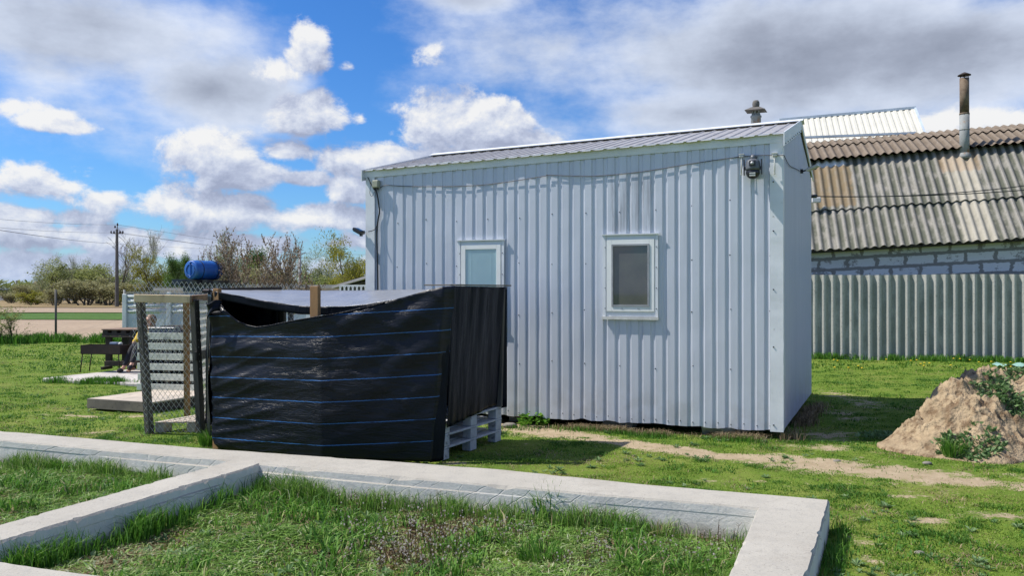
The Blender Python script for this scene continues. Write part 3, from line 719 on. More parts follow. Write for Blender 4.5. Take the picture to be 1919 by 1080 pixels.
# floor frame and dark underside on blocks
m = MB(); m.obox(S(.12, .10, WB-.02), TV*(LEN-.24), BV*(GW-.2), UZ*.05); m.build('floor_frame', M['wood_dark'], shed)
for t_ in (.45, 1.7, 2.9, 4.1, 4.8):
    for b_ in (.25, 1.8, 3.3): m = MB(); m.obox(S(t_, b_, -.06), TV*.36, BV*.2, UZ*.138); m.build('support_block', M['slab'], shed, .006)
for o in list(shed.children):   # the shed has settled: eaves and ridge run down a little towards the left end
    if o.type != 'MESH': continue
    for v in o.data.vertices:
        w = v.co+Vector(shed.location); d = w-CO; tt = min(max(d.dot(TV), 0)/LEN, 1.05)
        v.co.z -= tt*.135*min(max((w.z-WB)/(H-WB), 0), 1)
# windows (pvc frame in a casing, net or blind behind the pane)
def window(px0, px1, py0, py1, kind):
    p = [onplane(px0, py0, CO, NW, .04), onplane(px1, py0, CO, NW, .04), onplane(px1, py1, CO, NW, .04), onplane(px0, py1, CO, NW, .04)]
    def tz(v): return (v-CO).dot(TV), v.z
    t0, z1 = tz(p[0]); t1, z0 = tz(p[2]); z1 = (z1+tz(p[1])[1])/2; z0 = (z0+tz(p[3])[1])/2   # t0 > t1
    w = MB(); cw = .036
    def bx(mb, ta, tb_, za, zb, n0, n1, mi=0): mb.obox(S(ta, 0, za, n0), TV*(tb_-ta), UZ*(zb-za), NW*(n1-n0), mi)
    bx(w, t0-cw, t0, z0, z1, .017, .034); bx(w, t1, t1+cw*.85, z0, z1, .017, .034); bx(w, t1-.012, t0+.012, z1, z1+.012, .0175, .048)
    for i in range(4):
        for tt in (t1+.02, t0-.03): w.tube([S(tt, 0, z0+(z1-z0)*(i+.4)/4, .033), S(tt, 0, z0+(z1-z0)*(i+.4)/4, .038)], .006, 6, 1)
    wf = w.build('window_casing', [M['trim'], M['screw']], shed)
    m = MB(); bx(m, t1+cw*.85+.001, t0-cw-.001, z0+.001, z1-.001, .0165, .022); m.build('reveal', M['trim'], wf)
    a0, a1, b0, b1 = t0-cw-.014, t1+cw*.85+.012, z0+.06, z1-.05      # outer pvc frame
    fw = .056
    m = MB()
    bx(m, a0-fw, a0, b0, b1, .022, .036); bx(m, a1, a1+fw, b0, b1, .022, .036); bx(m, a1+fw+.0005, a0-fw-.0005, b1-fw, b1, .022, .036); bx(m, a1+fw+.0005, a0-fw-.0005, b0, b0+fw, .022, .036)
    for s_ in (.3, .65): bx(m, a1+(a0-a1)*s_, a1+(a0-a1)*s_+.03, b0+.03, b0+.038, .036, .040, 1)
    m.build('window_frame', [M['pvc'], M['netframe']], wf, .004)
    i0, i1, j0, j1 = a0-fw, a1+fw, b0+fw, b1-fw
    if kind == 'net':
        m = MB(); q = .020
        bx(m, i0-q, i0-.001, j0+.001, j1-.001, .0225, .044); bx(m, i1+.001, i1+q, j0+.001, j1-.001, .0225, .044); bx(m, i1+q, i0-q, j1-q, j1-.001, .0225, .0435); bx(m, i1+q, i0-q, j0+.001, j0+q, .0225, .0435)
        m.build('net_frame', M['netframe'], wf)
        m = MB(); bx(m, i1+.01, i0-.01, j0+.01, j1-.01, .0225, .0245); m.build('insect_net', M['net'], wf)
        m = MB(); m.add([S(i1+.012, 0, j0+.012, .028), S(i0-.012, 0, j0+.012, .028), S(i0-.012, 0, j1-.012, .028), S(i1+.012, 0, j1-.012, .028)], [(3, 2, 1, 0)]); m.build('pane', M['glass'], wf)
    else:
        m = MB(); z = j0
        while z < j1:
            a = S(i1, 0, z, .0235); m.obox(a, TV*(i0-i1), UZ*.0215+NW*.003, NW*.001); z += .023
        for s_ in (.18, .82): m.obox(S(i1+(i0-i1)*s_, 0, j0, .0285), TV*.003, UZ*(j1-j0), NW*.001)
        m.build('blind', M['blind'], wf)
        m = MB(); m.add([S(i1+.001, 0, j0+.001, .0315), S(i0-.001, 0, j0+.001, .0315), S(i0-.001, 0, j1-.001, .0315), S(i1+.001, 0, j1-.001, .0315)], [(3, 2, 1, 0)]); m.build('pane', M['glass'], wf)
    m = MB(); bx(m, t1-.006, t0+.006, z0-.02, z0-.001, .017, .047); m.obox(S(t1-.006, 0, z0-.034, .044), TV*(t0-t1+.012), UZ*.014, NW*.003); m.build('sill', M['white_plastic'], wf)
window(1129, 1233, 440, 594, 'net')
window(857, 944, 451, 610, 'blind')
def wp(px, py, off=.035): return onplane(px, py, CO, NW, off)
def curve_pts(pts, sub=6):
    out = []; n_ = len(pts)
    for i in range(n_-1):
        p0 = pts[max(i-1, 0)]; p1 = pts[i]; p2 = pts[i+1]; p3 = pts[min(i+2, n_-1)]
        for k in range(sub):
            t = k/sub; out.append(.5*((2*p1)+(p2-p0)*t+(2*p0-5*p1+4*p2-p3)*t*t+(3*p1-p0-3*p2+p3)*t**3))
    out.append(pts[-1]); return out
# cable sagging along the wall
m = MB()
pts = [wp(712, 352, .024), wp(724, 347, .022), wp(760, 349, .024), wp(850, 349, .026), wp(920, 345, .024), wp(1020, 330, .035), wp(1028, 328, .03), wp(1110, 330, .026), wp(1200, 322, .026), wp(1300, 306, .026), wp(1385, 294, .024), wp(1427, 291, .035), wp(1462, 291, .035)]
e = CO+UZ*pts[-1].z+NG*.02+BV*.0; pts.append(CO-BV*.02+NG*.02+UZ*pts[-1].z)
NGp = lambda px, py, off=.02: onplane(px, py, CO, NG, off)
pts += [NGp(1472, 296), NGp(1480, 310), NGp(1492, 316), NGp(1500, 321)]
m.tube(curve_pts(pts, 5), .0042, 5)
tag(m.build('cable', M['cablegrey']), 'thin dark cable sagging along the top of the metal shed wall', 'cable')
m = MB()
pts = [wp(704, 354, .05), wp(707, 366, .05), wp(710, 385, .04), wp(711, 398, .035), wp(708, 415, .03), wp(706, 440, .035), wp(707, 480, .03), wp(708, 540, .03), wp(708, 620, .03), wp(708, 700, .03)]
m.tube(curve_pts(pts, 5), .010, 7)
m.tube(curve_pts([wp(708, 418, .03), wp(703, 429, .05), wp(696, 433, .07), wp(690, 434, .10)], 4), .006, 6)
m.tube(curve_pts([wp(689, 332, .04), wp(694, 342, .06), wp(699, 352, .05), wp(704, 358, .05)], 4), .006, 6)
m.tube(curve_pts([wp(692, 336, .04), wp(694, 350, .06), wp(693, 362, .05), wp(697, 368, .05), wp(702, 358, .05)], 4), .003, 5)
tag(m.build('cable', M['cable']), 'thick black cable running down beside the left corner of the shed', 'cable')
m = MB(); a = wp(705, 345, .05); m.cbox(a, TV*.085, UZ*.095, NW*.06); m.cbox(a+NW*.033, TV*.075, UZ*.085, NW*.008)
for s_ in (-.025, .005, .03): m.tube([a+TV*s_-UZ*.048, a+TV*s_-UZ*.075], .011, 8, 1)
tag(m.build('junction_box', [M['beige_plastic'], M['cable']], None, .004), 'small beige junction box under the left end of the shed eave', 'junction box')
# floodlight at the left corner
fl = thing('floodlight', wp(686, 434, .05), 'small black floodlight sticking out from the left corner of the shed', 'floodlight')
cl = CO+TV*(LEN+.01)+UZ*wp(690, 434).z+NW*.05
m = MB(); m.bar(cl, cl+TV*.05, .02, .02); m.tube([cl+TV*.04-UZ*.03, cl+TV*.05, cl+TV*.07], .008, 6); m.cbox(cl+TV*.05-UZ*.045, TV*.03, NW*.03, UZ*.03); m.build('bracket', M['black_plastic'], fl)
c_ = cl+TV*.085+UZ*.01; ux = (TV*.9+UZ*.45).normalized(); uy = NW; uz_ = ux.cross(uy)
m = MB(); m.cbox(c_, ux*.13, uy*.12, uz_*.035); m.cbox(c_-uz_*.02, ux*.11, uy*.10, uz_*.02, 0); m.build('lamp_head', M['black_plastic'], fl, .004)
m = MB(); m.cbox(c_+uz_*.0195, ux*.10, uy*.09, uz_*.004); m.build('lamp_glass', M['lens'], fl)
# floodlight on the gable
g0 = NGp(1500, 321, .0)
fl = thing('floodlight', g0, 'white flat floodlight on an arm on the end wall of the shed', 'floodlight')
m = MB(); m.cbox(g0+NG*.02, NG*.03, BV*.05, UZ*.05); m.tube([g0+NG*.03, g0+NG*.09+UZ*.01-BV*.02], .01, 6); m.build('bracket', M['cable'], fl)
d_ = (NG*.95+UZ*.36-BV*.15).normalized(); s2 = (BV-d_*BV.dot(d_)).normalized(); u2 = d_.cross(s2)
m = MB(); m.cbox(g0+NG*.06+d_*.10, d_*.16, s2*.11, u2*.032); m.build('lamp_head', M['white_plastic'], fl, .005)
m = MB(); m.cbox(g0+NG*.06+d_*.10+u2*.018, d_*.13, s2*.085, u2*.004); m.build('lamp_glass', M['grey_plastic'], fl)
# white rod holders beside the camera
for i, (px, py) in enumerate(((1390, 292), (1452, 290))):
    a = wp(px, py, .04); m = MB()
    m.cbox(a+UZ*.0, TV*.045, UZ*.03, NW*.05); m.cbox(a+UZ*.015, TV*.06, UZ*.006, NW*.06); m.tube([a+NW*.01, a-UZ*.20+NW*.012], [.007, .009], 8)
    m.cbox(a-UZ*.20+NW*.01, TV*.02, UZ*.02, NW*.02)
    tag(m.build('cable_bracket', M['white_plastic'], None, .002), ('white plastic bracket with a hanging rod left of the black security camera', 'white plastic bracket with a hanging rod on the corner trim right of the security camera')[i], 'bracket', 'white brackets under the shed eave')
# security camera
ca = wp(1413, 318, .0); cm = thing('security_camera', ca, 'black and grey dome security camera hanging under the right end of the shed eave', 'camera')
m = MB(); m.cbox(ca+NW*.03+UZ*.10, TV*.07, UZ*.06, NW*.05); m.tube([ca+NW*.05+UZ*.12, ca+NW*.10+UZ*.115, ca+NW*.115+UZ*.08], .024, 10); m.build('mount', M['grey_plastic'], cm)
cc = ca+NW*.11
m = MB(); m.tube([cc+UZ*.09, cc+UZ*.075, cc+UZ*.05, cc+UZ*.0, cc-UZ*.02], [.03, .058, .066, .07, .068], 20); m.build('body', M['grey_plastic'], cm)
m = MB(); m.cbox(cc+NW*.062+UZ*.04, TV*.06, UZ*.055, NW*.03); m.build('upper_lens', M['black_plastic'], cm, .004)
m = MB(); m.tube([cc+NW*.078+UZ*.04, cc+NW*.084+UZ*.04], .017, 14); m.build('lens', M['netframe'], cm)
m = MB(); m.ico(cc-UZ*.045, .066, 0, 10, (1, 1, .95)); m.build('dome', M['black_plastic'], cm)
m = MB(); m.cbox(cc-UZ*.075+NW*.052, TV*.055, UZ*.016, NW*.02); m.cbox(cc-UZ*.055+NW*.055, TV*.055, UZ*.012, NW*.02); m.build('sensor_strip', M['white_plastic'], cm)
for s_ in (-1, 1): m = MB(); m.cbox(cc+TV*s_*.082+UZ*.01, TV*.010, UZ*.15, NW*.045); m.cbox(cc+TV*s_*.074+UZ*.0, TV*.014, UZ*.03, NW*.03); m.build('antenna', M['black_plastic'], cm)
cm.scale = (1.1, 1.1, 1.1)

# loose silver foil under the front right corner
V = []; F = []
for i in range(9):
    for j in range(5):
        V.append(S(.50+i*.045, -.0+.03*j, .10-.030*j*(1+.3*math.sin(i*.9))+.006*math.sin(i*1.7+j), .0+.008*math.sin(i*2.1+j*1.3)))
for i in range(8):
    for j in range(4): a = i*5+j; F.append((a, a+5, a+6, a+1))
ob = newmesh('foil_sheet', V, F, M['galv'], smooth=True); tag(ob, 'crumpled grey foil sheet hanging out under the front of the shed', 'foil'); ob.modifiers.new('s', 'SOLIDIFY').thickness = .003

# roof vent behind the shed ridge
vb = P(1417, 232, 12.6); vb = S((vb-CO).dot(TV), GW/2+.9, 3.42)
vb = onplane(1417, 228, S(0, GW/2+.55, 0), NW); vt = thing('roof_vent', vb, 'galvanised round roof vent with a flat hat behind the shed ridge', 'vent')
q = vb-UZ*.28
m = MB(); m.lathe(q, [(.085, 0), (.085, .34), (.095, .35), (.095, .37), (.075, .38), (.075, .40)], 18); m.build('pipe', M['galv'], vt)
for k in range(6):
    m = MB(); m.bar(vb+Vector((math.cos(k*1.05)*.06, math.sin(k*1.05)*.06, .10)), vb+Vector((math.cos(k*1.05)*.06, math.sin(k*1.05)*.06, .19)), .02, .006); m.build('louvre', M['galv'], vt)
m = MB(); c_ = vb+UZ*.185
m.add([c_+TV*x+BV*y+UZ*(z-.0) for (x, y, z) in ((-.17, -.17, -.02), (.17, -.17, -.02), (.17, .17, -.02), (-.17, .17, -.02), (-.07, -.07, .035), (.07, -.07, .035), (.07, .07, .035), (-.07, .07, .035))],
      [(3, 2, 1, 0), (4, 5, 6, 7), (0, 1, 5, 4), (1, 2, 6, 5), (2, 3, 7, 6), (3, 0, 4, 7)]); m.build('hat', M['polec'], vt)
m = MB(); m.lathe(c_+UZ*.03, [(.055, 0), (.058, .02), (.062, .06), (.058, .09), (.04, .115), (.012, .12)], 16); m.build('cowl', M['polec'], vt)
vt.scale = (.78, .78, .88)

# ================================================================== BUILDING BEHIND RIGHT
E0 = G(1521, 672); E1 = G(1919, 679); EU = (E1-E0); EU.z = 0; EU.normalize(); EN = EU.cross(UZ); EN = EN if EN.y < 0 else -EN   # towards camera
EB = -EN
LB, RB = 5.0, 8.5
E00 = E0-EU*LB; EL = LB+(E1-E0).length+RB-3
sin8 = lambda amp, n=8: [(i/n, amp*math.cos(2*math.pi*i/n)) for i in range(n)]
fn = thing('sheet_fence', E00+EU*EL/2, 'grey corrugated cement sheet fence in front of the block building', 'fence')
corr('sheet_panel', E00, EU, UZ, EN, EL, lambda u: -.05, lambda u: 1.985+.006*math.sin(u*1.7), sin8(.028), 8, M['asb_fence'], fn, smooth=True, period=.203, jit=.015, seed=12, uvwave=True, edge=.03)
m = MB()
for zz in (.4, 1.75): m.bar(E00+UZ*zz+EB*.06, E00+EU*EL+UZ*zz+EB*.06, .05, .07)
m.build('rail', M['wood_grey'], fn)
barn = thing('block_barn', E00+EU*EL/2+EB*3, 'old pale block barn with a grey corrugated cement roof behind the fence', 'barn')
wz0 = E00+EB*.9
m = MB(); m.obox(wz0, EU*EL, EB*.3, UZ*3.0)
uvl = []
o = newmesh('wall', m.v, m.f, M['block'], barn, m.m, False, [((Vector(v)-E00).dot(EU), v[2]+.06) for v in m.v])
o2 = MB(); o2.obox(wz0+EB*7.0, EU*EL, EB*.3, UZ*3.0); o2.obox(wz0+EB*.3, EU*.3, EB*6.7, UZ*3.); o2.obox(wz0+EU*(EL-.3)+EB*.3, EU*.3, EB*6.7, UZ*3.)
newmesh('wall', o2.v, o2.f, M['block'], barn, o2.m, False, [((Vector(v)-E00).dot(EU)+v[1]*.3, v[2]+.06) for v in o2.v])
def bpt(d_, z_, u_=0): return E00+EB*d_+UZ*z_+EU*u_
# place the roof by the picture: eave, knee and ridge
ecen = onplane(1700, 456, E00+EB*.55, EN); ez = ecen.z
kc_ = onplane(1700, 291, E00+EB*2.75, EN); kz = kc_.z
rc_ = onplane(1700, 253, E00+EB*4.6, EN); rz = rc_.z
def slope(name, d0, z0, d1, z1, m_, amp, seed, nz, uoff=0., L0=0., edge=.05, per_=.203, v0=0., v1=1.):
    a = bpt(d0, z0, L0); b = bpt(d1, z1, L0); dv = b-a; L = dv.length; dv.normalize(); N_ = EU.cross(dv); N_ = N_ if N_.z > 0 else -N_
    o = corr(name, a, EU, dv, N_, EL-L0, lambda u: 0., lambda u: L, sin8(amp), nz, m_, barn, smooth=True, period=per_, jit=.02, seed=seed, uvwave=True, edge=edge)
    ul = o.data.uv_layers[0]; n_ = len(ul.data); arr = np.zeros(n_*2); ul.data.foreach_get('uv', arr); arr[1::2] = v0+(v1-v0)*arr[1::2]; ul.data.foreach_set('uv', arr)
    return o
mid = .40; md = .55+(2.75-.55)*mid; mz = ez+(kz-ez)*mid
slope('roof', .50, ez-.03, md+.08, mz+.06, M['asb_roof'], .03, 22, 6, v0=0., v1=mid+.03)
slope('roof', md, mz+.045, 2.8, kz+.05, M['asb_roof'], .03, 22, 8, v0=mid, v1=1.)
slope('roof_top', 2.55, kz+.06, 3.75, kz+.06+(rz-kz)*.62, M['asb_ridge'], .03, 24, 4)
slope('roof_top', 3.6, kz+.10+(rz-kz)*.54, 4.6, rz, M['asb_ridge'], .03, 25, 4)
slope('roof_back', 8.6, ez, 4.6, rz, M['asb_roof'], .03, 26, 4)
m = MB(); m.obox(bpt(1.25, 2.9), EU*EL, EB*.04, UZ*.1); a_ = bpt(.6, ez-.09); m.obox(a_, EU*EL, EB*.6, UZ*.03); m.build('soffit', M['wood_dark'], barn)
# gable infill of the barn ends
for u_ in (.15, EL-.2):
    V = [bpt(.9, 2.9, u_), bpt(8.2, 2.9, u_), bpt(4.6, rz-.12, u_), bpt(2.8, kz-.08, u_), bpt(.9, ez+.05, u_)]; V2 = [v+EU*.05 for v in V]
    newmesh('gable_infill', V+V2, [(0, 1, 2, 3, 4), (9, 8, 7, 6, 5)]+[(i, i+5, (i+1) % 5+5, (i+1) % 5) for i in range(5)], M['wood_grey'], barn)
uc_ = (onplane(1700, 400, E00+EB*1.6, EN)-E00).dot(EU)
for o in barn.children:   # the old roof line climbs towards the right end
    for v in o.data.vertices:
        w = v.co+Vector(barn.location)
        if w.z > 2.5: v.co.z += .05*((w-E00).dot(EU)-uc_)
# chimney on the barn roof
ch0 = onplane(1808, 286, E00+EB*2.65, EN); cht = onplane(1808, 146, E00+EB*2.65, EN)
chm = thing('chimney_pipe', ch0, 'tall rusty metal stove pipe with a small hat on the barn roof', 'chimney')
hh = cht.z-ch0.z; rr = .118
m = MB(); m.tube([ch0-UZ*.25, ch0+UZ*hh*.52], rr, 20); m.tube([ch0+UZ*hh*.3, ch0+UZ*(hh*.3+.03)], rr+.006, 20); m.build('lower_pipe', M['galv'], chm)
m = MB(); m.tube([ch0+UZ*hh*.52, ch0+UZ*hh], rr-.006, 20); m.tube([ch0+UZ*(hh*.52-.02), ch0+UZ*(hh*.52+.02)], rr+.004, 20); m.build('upper_pipe', M['rustpipe'], chm)
m = MB(); m.lathe(ch0+UZ*(hh+.07), [(.16, 0), (.155, .015), (.05, .07), (.01, .085)], 16)
for k in range(3): a = k*2.1; m.bar(ch0+Vector((.1*math.cos(a), .1*math.sin(a), hh-.03)), ch0+Vector((.1*math.cos(a), .1*math.sin(a), hh+.08)), .02, .005)
m.build('hat', M['rust'], chm)
m = MB(); m.lathe(ch0-UZ*.16-EB*.02, [(.17, 0), (.155, .08), (.135, .12), (.12, .15)], 14); m.build('collar', M['galv'], chm)
# cables in front of the barn
def sagline(p, q, sag, r, n=24):
    return [p.lerp(q, i/n)-UZ*sag*4*(i/n)*(1-i/n) for i in range(n+1)], r
m = MB(); a = P(1519, 368, 13.0); b = P(1990, 350, 15.)
for db, sg in ((UZ*0, .06), (UZ*.12, .10)):
    pts, r_ = sagline(a, b+db, sg, .01); m.tube(pts, .008, 5)
m.tube([a, a+(b-a)*.02], .03, 6)
tag(m.build('overhead_cable', M['cable']), 'black overhead cables crossing in front of the cement barn roof', 'cable')
ia = NGp(1519, 368, .0)
m = MB(); bp_ = onplane(1522, 380, E00+EB*1.6, EN, .25); m.obox(bp_, EU*.22, EB*.1, UZ*.14); tag(m.build('roof_patch', M['whitewall'], None, .02), 'small white lump on the barn roof beside the shed corner', 'patch')
# cream building beyond the ridge
D2 = E00+EB*9.5
tl = onplane(1300, 248, D2, EN); tr_ = onplane(1714, 203, D2, EN); bl_ = onplane(1714, 280, D2, EN)
cb = thing('cream_hall', Vector((tr_.x-5, tr_.y+2, 0)), 'tall hall clad in cream ribbed metal rising behind the barn roof', 'hall')
u0 = (tl-D2).dot(EU); u1 = (tr_-D2).dot(EU); ztop = tr_.z
t0_ = D2+EU*u0; L_ = u1-u0
D3 = D2+EB*2.4; zl = onplane(1492, 224, D3, EN); zr = onplane(1714, 204, D3, EN); ur = (zr-D2).dot(EU); ul_ = (zl-D2).dot(EU)
sl_ = (zr.z-zl.z)/(ur-ul_); u_s = ul_-.6; LH = ur-u_s; drop = 2.0
b0_ = D2+EU*u_s+UZ*(zl.z-.6*sl_-drop); b1_ = D3+EU*u_s+UZ*(zl.z-.6*sl_); dvh = (b1_-b0_); Lh = dvh.length; dvh.normalize(); EUs = (EU+UZ*sl_).normalized(); Nh = EUs.cross(dvh); Nh = Nh if Nh.z > 0 else -Nh
corr('roof', b0_, EUs, dvh, Nh, LH, lambda u: 0., lambda u: Lh, [(0, 0), (.3, 0), (.42, .03), (.88, .03), (.9999, 0)], 2, M['bright'], cb, period=.205)
m = MB(); m.obox(D2+EU*u_s+EB*.1, EU*(LH-.1), EB*4.4, UZ*(zl.z-.6*sl_-drop-.15)); m.build('wall', M['bright'], cb)
m = MB(); m.obox(b1_-EB*.05, EUs*(LH+.05), UZ*.09, EB*.2); m.obox(b0_+EUs*(LH-.0), EUs*.06, dvh*Lh, Nh*.07); m.obox(b1_+EB*.1, EUs*LH, EB*2.2-UZ*1.6, UZ*.05); m.build('edge_flashing', M['bluetrim'], cb)
u1 = ur
m = MB(); q0 = bpt(4.55, rz+.02, ul_-.6); m.obox(q0, EU*((onplane(1717, 250, bpt(4.55, rz), EN)-q0).dot(EU)), EB*.1, UZ*.06); m.build('ridge_strip', M['bluetrim'], barn)

# ================================================================== MOUND
mx = np.linspace(3.3, 8.5, 330); my = np.linspace(6.9, 11.2, 280); MX, MY = np.meshgrid(mx, my)
def mound_h(x, y):
    lx = np.clip((x-3.78-.12*np.sin(y*5)-1.1*np.clip((y-8.75)/.9, 0, 1))/.85, 0, 1); lx = lx*lx*(3-2*lx)
    rx = np.clip((8.6-x)/1.8, 0, 1)
    tq = np.clip((x-4.1)/.9, 0, 1); prof = lx*rx*(.46+.22*tq*tq*(3-2*tq)-.05*np.clip(x-5.1, 0, 3))
    fr = np.clip((y-(7.72+.12*np.sin(x*4)+.35*np.clip(4.6-x, 0, 1)))/1.0, 0, 1); fr = fr**.8; fr = fr*fr*(3-2*fr)*.55+fr*.45
    bk = np.clip((10.35-y)/1.35, 0, 1); bk = bk*bk*(3-2*bk)
    h = prof*fr*bk
    rough = (fbm(x*2.4, y*2.4, 5, 43)-.47)*.26+(fbm(x*8, y*8, 4, 47)-.44)*.36+np.abs(fbm(x*17, y*17, 3, 49)-.44)*.34-.03
    return h+rough*.62*np.clip(h*5, 0, 1)-.05*(h < .01)
MZ = mound_h(MX, MY); ii = np.arange(MX.size).reshape(MX.shape)
F = np.stack([ii[:-1, :-1], ii[:-1, 1:], ii[1:, 1:], ii[1:, :-1]], -1).reshape(-1, 4)
msoil = mat('mound_soil', (.42, .32, .20), (.26, .19, .115), 4., .95, 0, 1., 18., c3=(.17, .11, .06), s3=8., f3=(.5, .68), bdist=.05)
mo = newmesh('dirt_mound', np.stack([MX.ravel(), MY.ravel(), MZ.ravel()], 1), F, msoil, smooth=True)
tag(mo, 'heap of sandy soil with weeds on it at the right edge', 'dirt heap')

# ================================================================== GRASS
def blades(name, PT, Hh, Wd, lean, m, r, parent=None, kind='stuff', label=None, cat=None, group=None, loc=None, az=None):
    n = len(PT); az = rng.uniform(0, 2*np.pi, n) if az is None else az
    d = np.stack([np.cos(az), np.sin(az), np.zeros(n)], 1)
    az2 = rng.uniform(0, np.pi, n); s_ = np.stack([np.cos(az2), np.sin(az2), np.zeros(n)], 1)*(Wd/2)[:, None]
    up = np.array([0, 0, 1.])[None, :]
    ln = (lean*Hh)[:, None]; hz = Hh[:, None]
    b0 = PT-up*.01; mid_ = PT+d*ln*.30+up*hz*.62; tip = PT+d*ln+up*hz*(1-.25*np.clip(lean, 0, 1.5))[:, None]
    V = np.stack([b0-s_, b0+s_, mid_-s_*.75, mid_+s_*.75, tip], 1).reshape(-1, 3)
    off = np.array(loc) if loc is not None else np.zeros(3); V = V-off
    me = bpy.data.meshes.new(name); nv = n*5
    me.vertices.add(nv); me.vertices.foreach_set('co', V.ravel())
    base = np.arange(n)*5
    L = np.stack([base, base+1, base+3, base+2, base+2, base+3, base+4], 1).ravel()
    me.loops.add(n*7); me.loops.foreach_set('vertex_index', L)
    me.polygons.add(n*2); st = np.stack([np.arange(n)*7, np.arange(n)*7+4], 1).ravel(); me.polygons.foreach_set('loop_start', st)
    me.polygons.foreach_set('loop_total', np.tile([4, 3], n))
    at = me.attributes.new('r', 'FLOAT', 'POINT'); at.data.foreach_set('value', np.repeat(r, 5).astype(np.float32))
    me.materials.append(m); me.update(); me.validate()
    o = bpy.data.objects.new(name, me); COL.objects.link(o); o.location = off
    if parent is not None: o.parent = parent
    tag(o, label, cat, group, kind); return o
# inner bed grass: long and patchy
def inner_pts(n):
    x = rng.uniform(-6.5, 2.2, n); y = 1.8+rng.uniform(0, 1, n)*7.0
    poly1 = [(p[0], p[1]) for p in inner]; poly2 = [(p[0], p[1]) for p in inner2]
    vis = np.abs(x) < y*.66+.35
    k = (inpoly(x, y, poly1) | inpoly(x, y, poly2)) & vis & (y > 3.2)
    return x[k], y[k]
x, y = inner_pts(820000)
bm_ = bare_mask(x, y); cl_ = fbm(x*2.2, y*2.2, 4, 61)
keep = (rng.uniform(0, 1, len(x)) > bm_*.95) & (rng.uniform(0, 1, len(x)) < np.clip((cl_-.22)*2.6, .22, 1)*.95)
x, y, cl_ = x[keep], y[keep], cl_[keep]; n = len(x)
hh_ = (.018+.050*np.clip((cl_-.35)*2.6, 0, 1))*rng.uniform(.5, 1.5, n)
dryp = np.clip((fbm(x*1.7+20, y*1.7, 4, 77)-.47)*5, 0, 1)
r_ = np.clip(rng.normal(.42, .22, n)+dryp*.48+(rng.uniform(0, 1, n) < .10)*.5-np.clip((cl_-.5), 0, 1)*.5, 0, 1)
blades('bed_grass', np.stack([x, y, gheight(x, y)], 1), hh_, rng.uniform(.006, .015, n)*(1+y*.03), rng.uniform(.3, 2.2, n), M['tall'], r_)
# lawn outside
def lawn(name, n, y0, y1, h0, w0, seedn):
    y = y0+(y1-y0)*rng.uniform(0, 1, n)**1.0; x = rng.uniform(-1, 1, n)*(y*.66+.6)
    ins = inpoly(x, y, [(p[0], p[1]) for p in whole]); t = (x-CO.x)*TV.x+(y-CO.y)*TV.y; b = (x-CO.x)*BV.x+(y-CO.y)*BV.y
    k = ~ins & ~((t > .1) & (t < LEN) & (b > .25) & (b < GW))
    bm2 = bare_mask(x, y); k &= rng.uniform(0, 1, n) > np.clip(bm2*1.7-.35, 0, .96)
    k &= ~((y > 18.8) & (x > 7.4+(19.8-y)*2)) & ~((x > 3.9) & (x < 8.3) & (y > 7.7) & (y < 11.3) & (mound_h(x, y) > .06))
    x, y = x[k], y[k]; n = len(x); c_ = fbm(x*1.5, y*1.5, 4, 71); c2_ = fbm(x*4.5, y*6., 3, 73)
    k3 = rng.uniform(0, 1, n) < np.clip((c2_-.22)*3.2, .12, 1); x, y, c_, c2_ = x[k3], y[k3], c_[k3], c2_[k3]; n = len(x)
    hh_ = h0*(.45+.9*np.clip((c_-.3)*2.2, 0, 1)+1.5*np.clip((c2_-.52)*5, 0, 1))*rng.uniform(.6, 1.5, n)
    r_ = np.clip(rng.normal(.5, .16, n)+(c_-.47)*-1.6-np.clip((c2_-.50)*3.5, 0, .5)+(rng.uniform(0, 1, n) < .11)*.42+np.clip((fbm(x*.8+5, y*.8, 3, 90)-.5)*2, -.3, .3), 0, 1)
    return blades(name, np.stack([x, y, gheight(x, y)], 1), hh_, rng.uniform(.7, 1.4, n)*w0, rng.uniform(.4, 2.0, n), M['lawn'], r_)
lawn('lawn_grass', 420000, 4.0, 9.5, .013, .006, 71)
lawn('lawn_grass', 190000, 9.5, 17, .018, .010, 72)
lawn('lawn_grass', 90000, 17, 27, .028, .02, 73)
# rough grass edges: field margin at the left, edge of slab, fence foot, along the foundation
def edge_grass(name, A, B, n, spread, h, w, m, rr=(.35, .2), lean=.7):
    t = rng.uniform(0, 1, n); x = A[0]+(B[0]-A[0])*t+rng.normal(0, spread[0], n); y = A[1]+(B[1]-A[1])*t+rng.normal(0, spread[1], n)
    c_ = fbm(x*2.5, y*2.5, 3, 99); k = rng.uniform(0, 1, n) < np.clip((c_-.3)*3, .08, 1); x, y, c_ = x[k], y[k], c_[k]; n = len(x)
    k2 = np.clip(rng.normal(rr[0], rr[1], n), 0, 1)
    return blades(name, np.stack([x, y, gheight(x, y)], 1), h*rng.uniform(.5, 1.3, n)*(.5+c_), rng.uniform(.7, 1.3, n)*w, rng.uniform(.1, lean, n), m, k2)
edge_grass('verge_grass', (-19, 26.2), (-7, 26.0), 12000, (.3, .35), .27, .025, M['tuft'])
edge_grass('verge_grass', (-19, 25.3), (-15, 25.9), 4000, (.3, .5), .32, .025, M['tuft'])
a = G(100, 716); b = G(262, 722); edge_grass('verge_grass', (a.x, a.y), (b.x, b.y), 3200, (.15, .06), .12, .010, M['tuft'])
edge_grass('fence_foot_grass', (E0-EU*.2+EN*.1)[:2], (E1+EU+EN*.12)[:2], 7000, (.1, .10), .16, .013, M['tuft'])
edge_grass('shed_foot_grass', S(.2, -.10, 0)[:2], S(2.7, -.14, 0)[:2], 4500, (.05, .05), .075, .005, M['dry'], (.5, .3), 2.2)
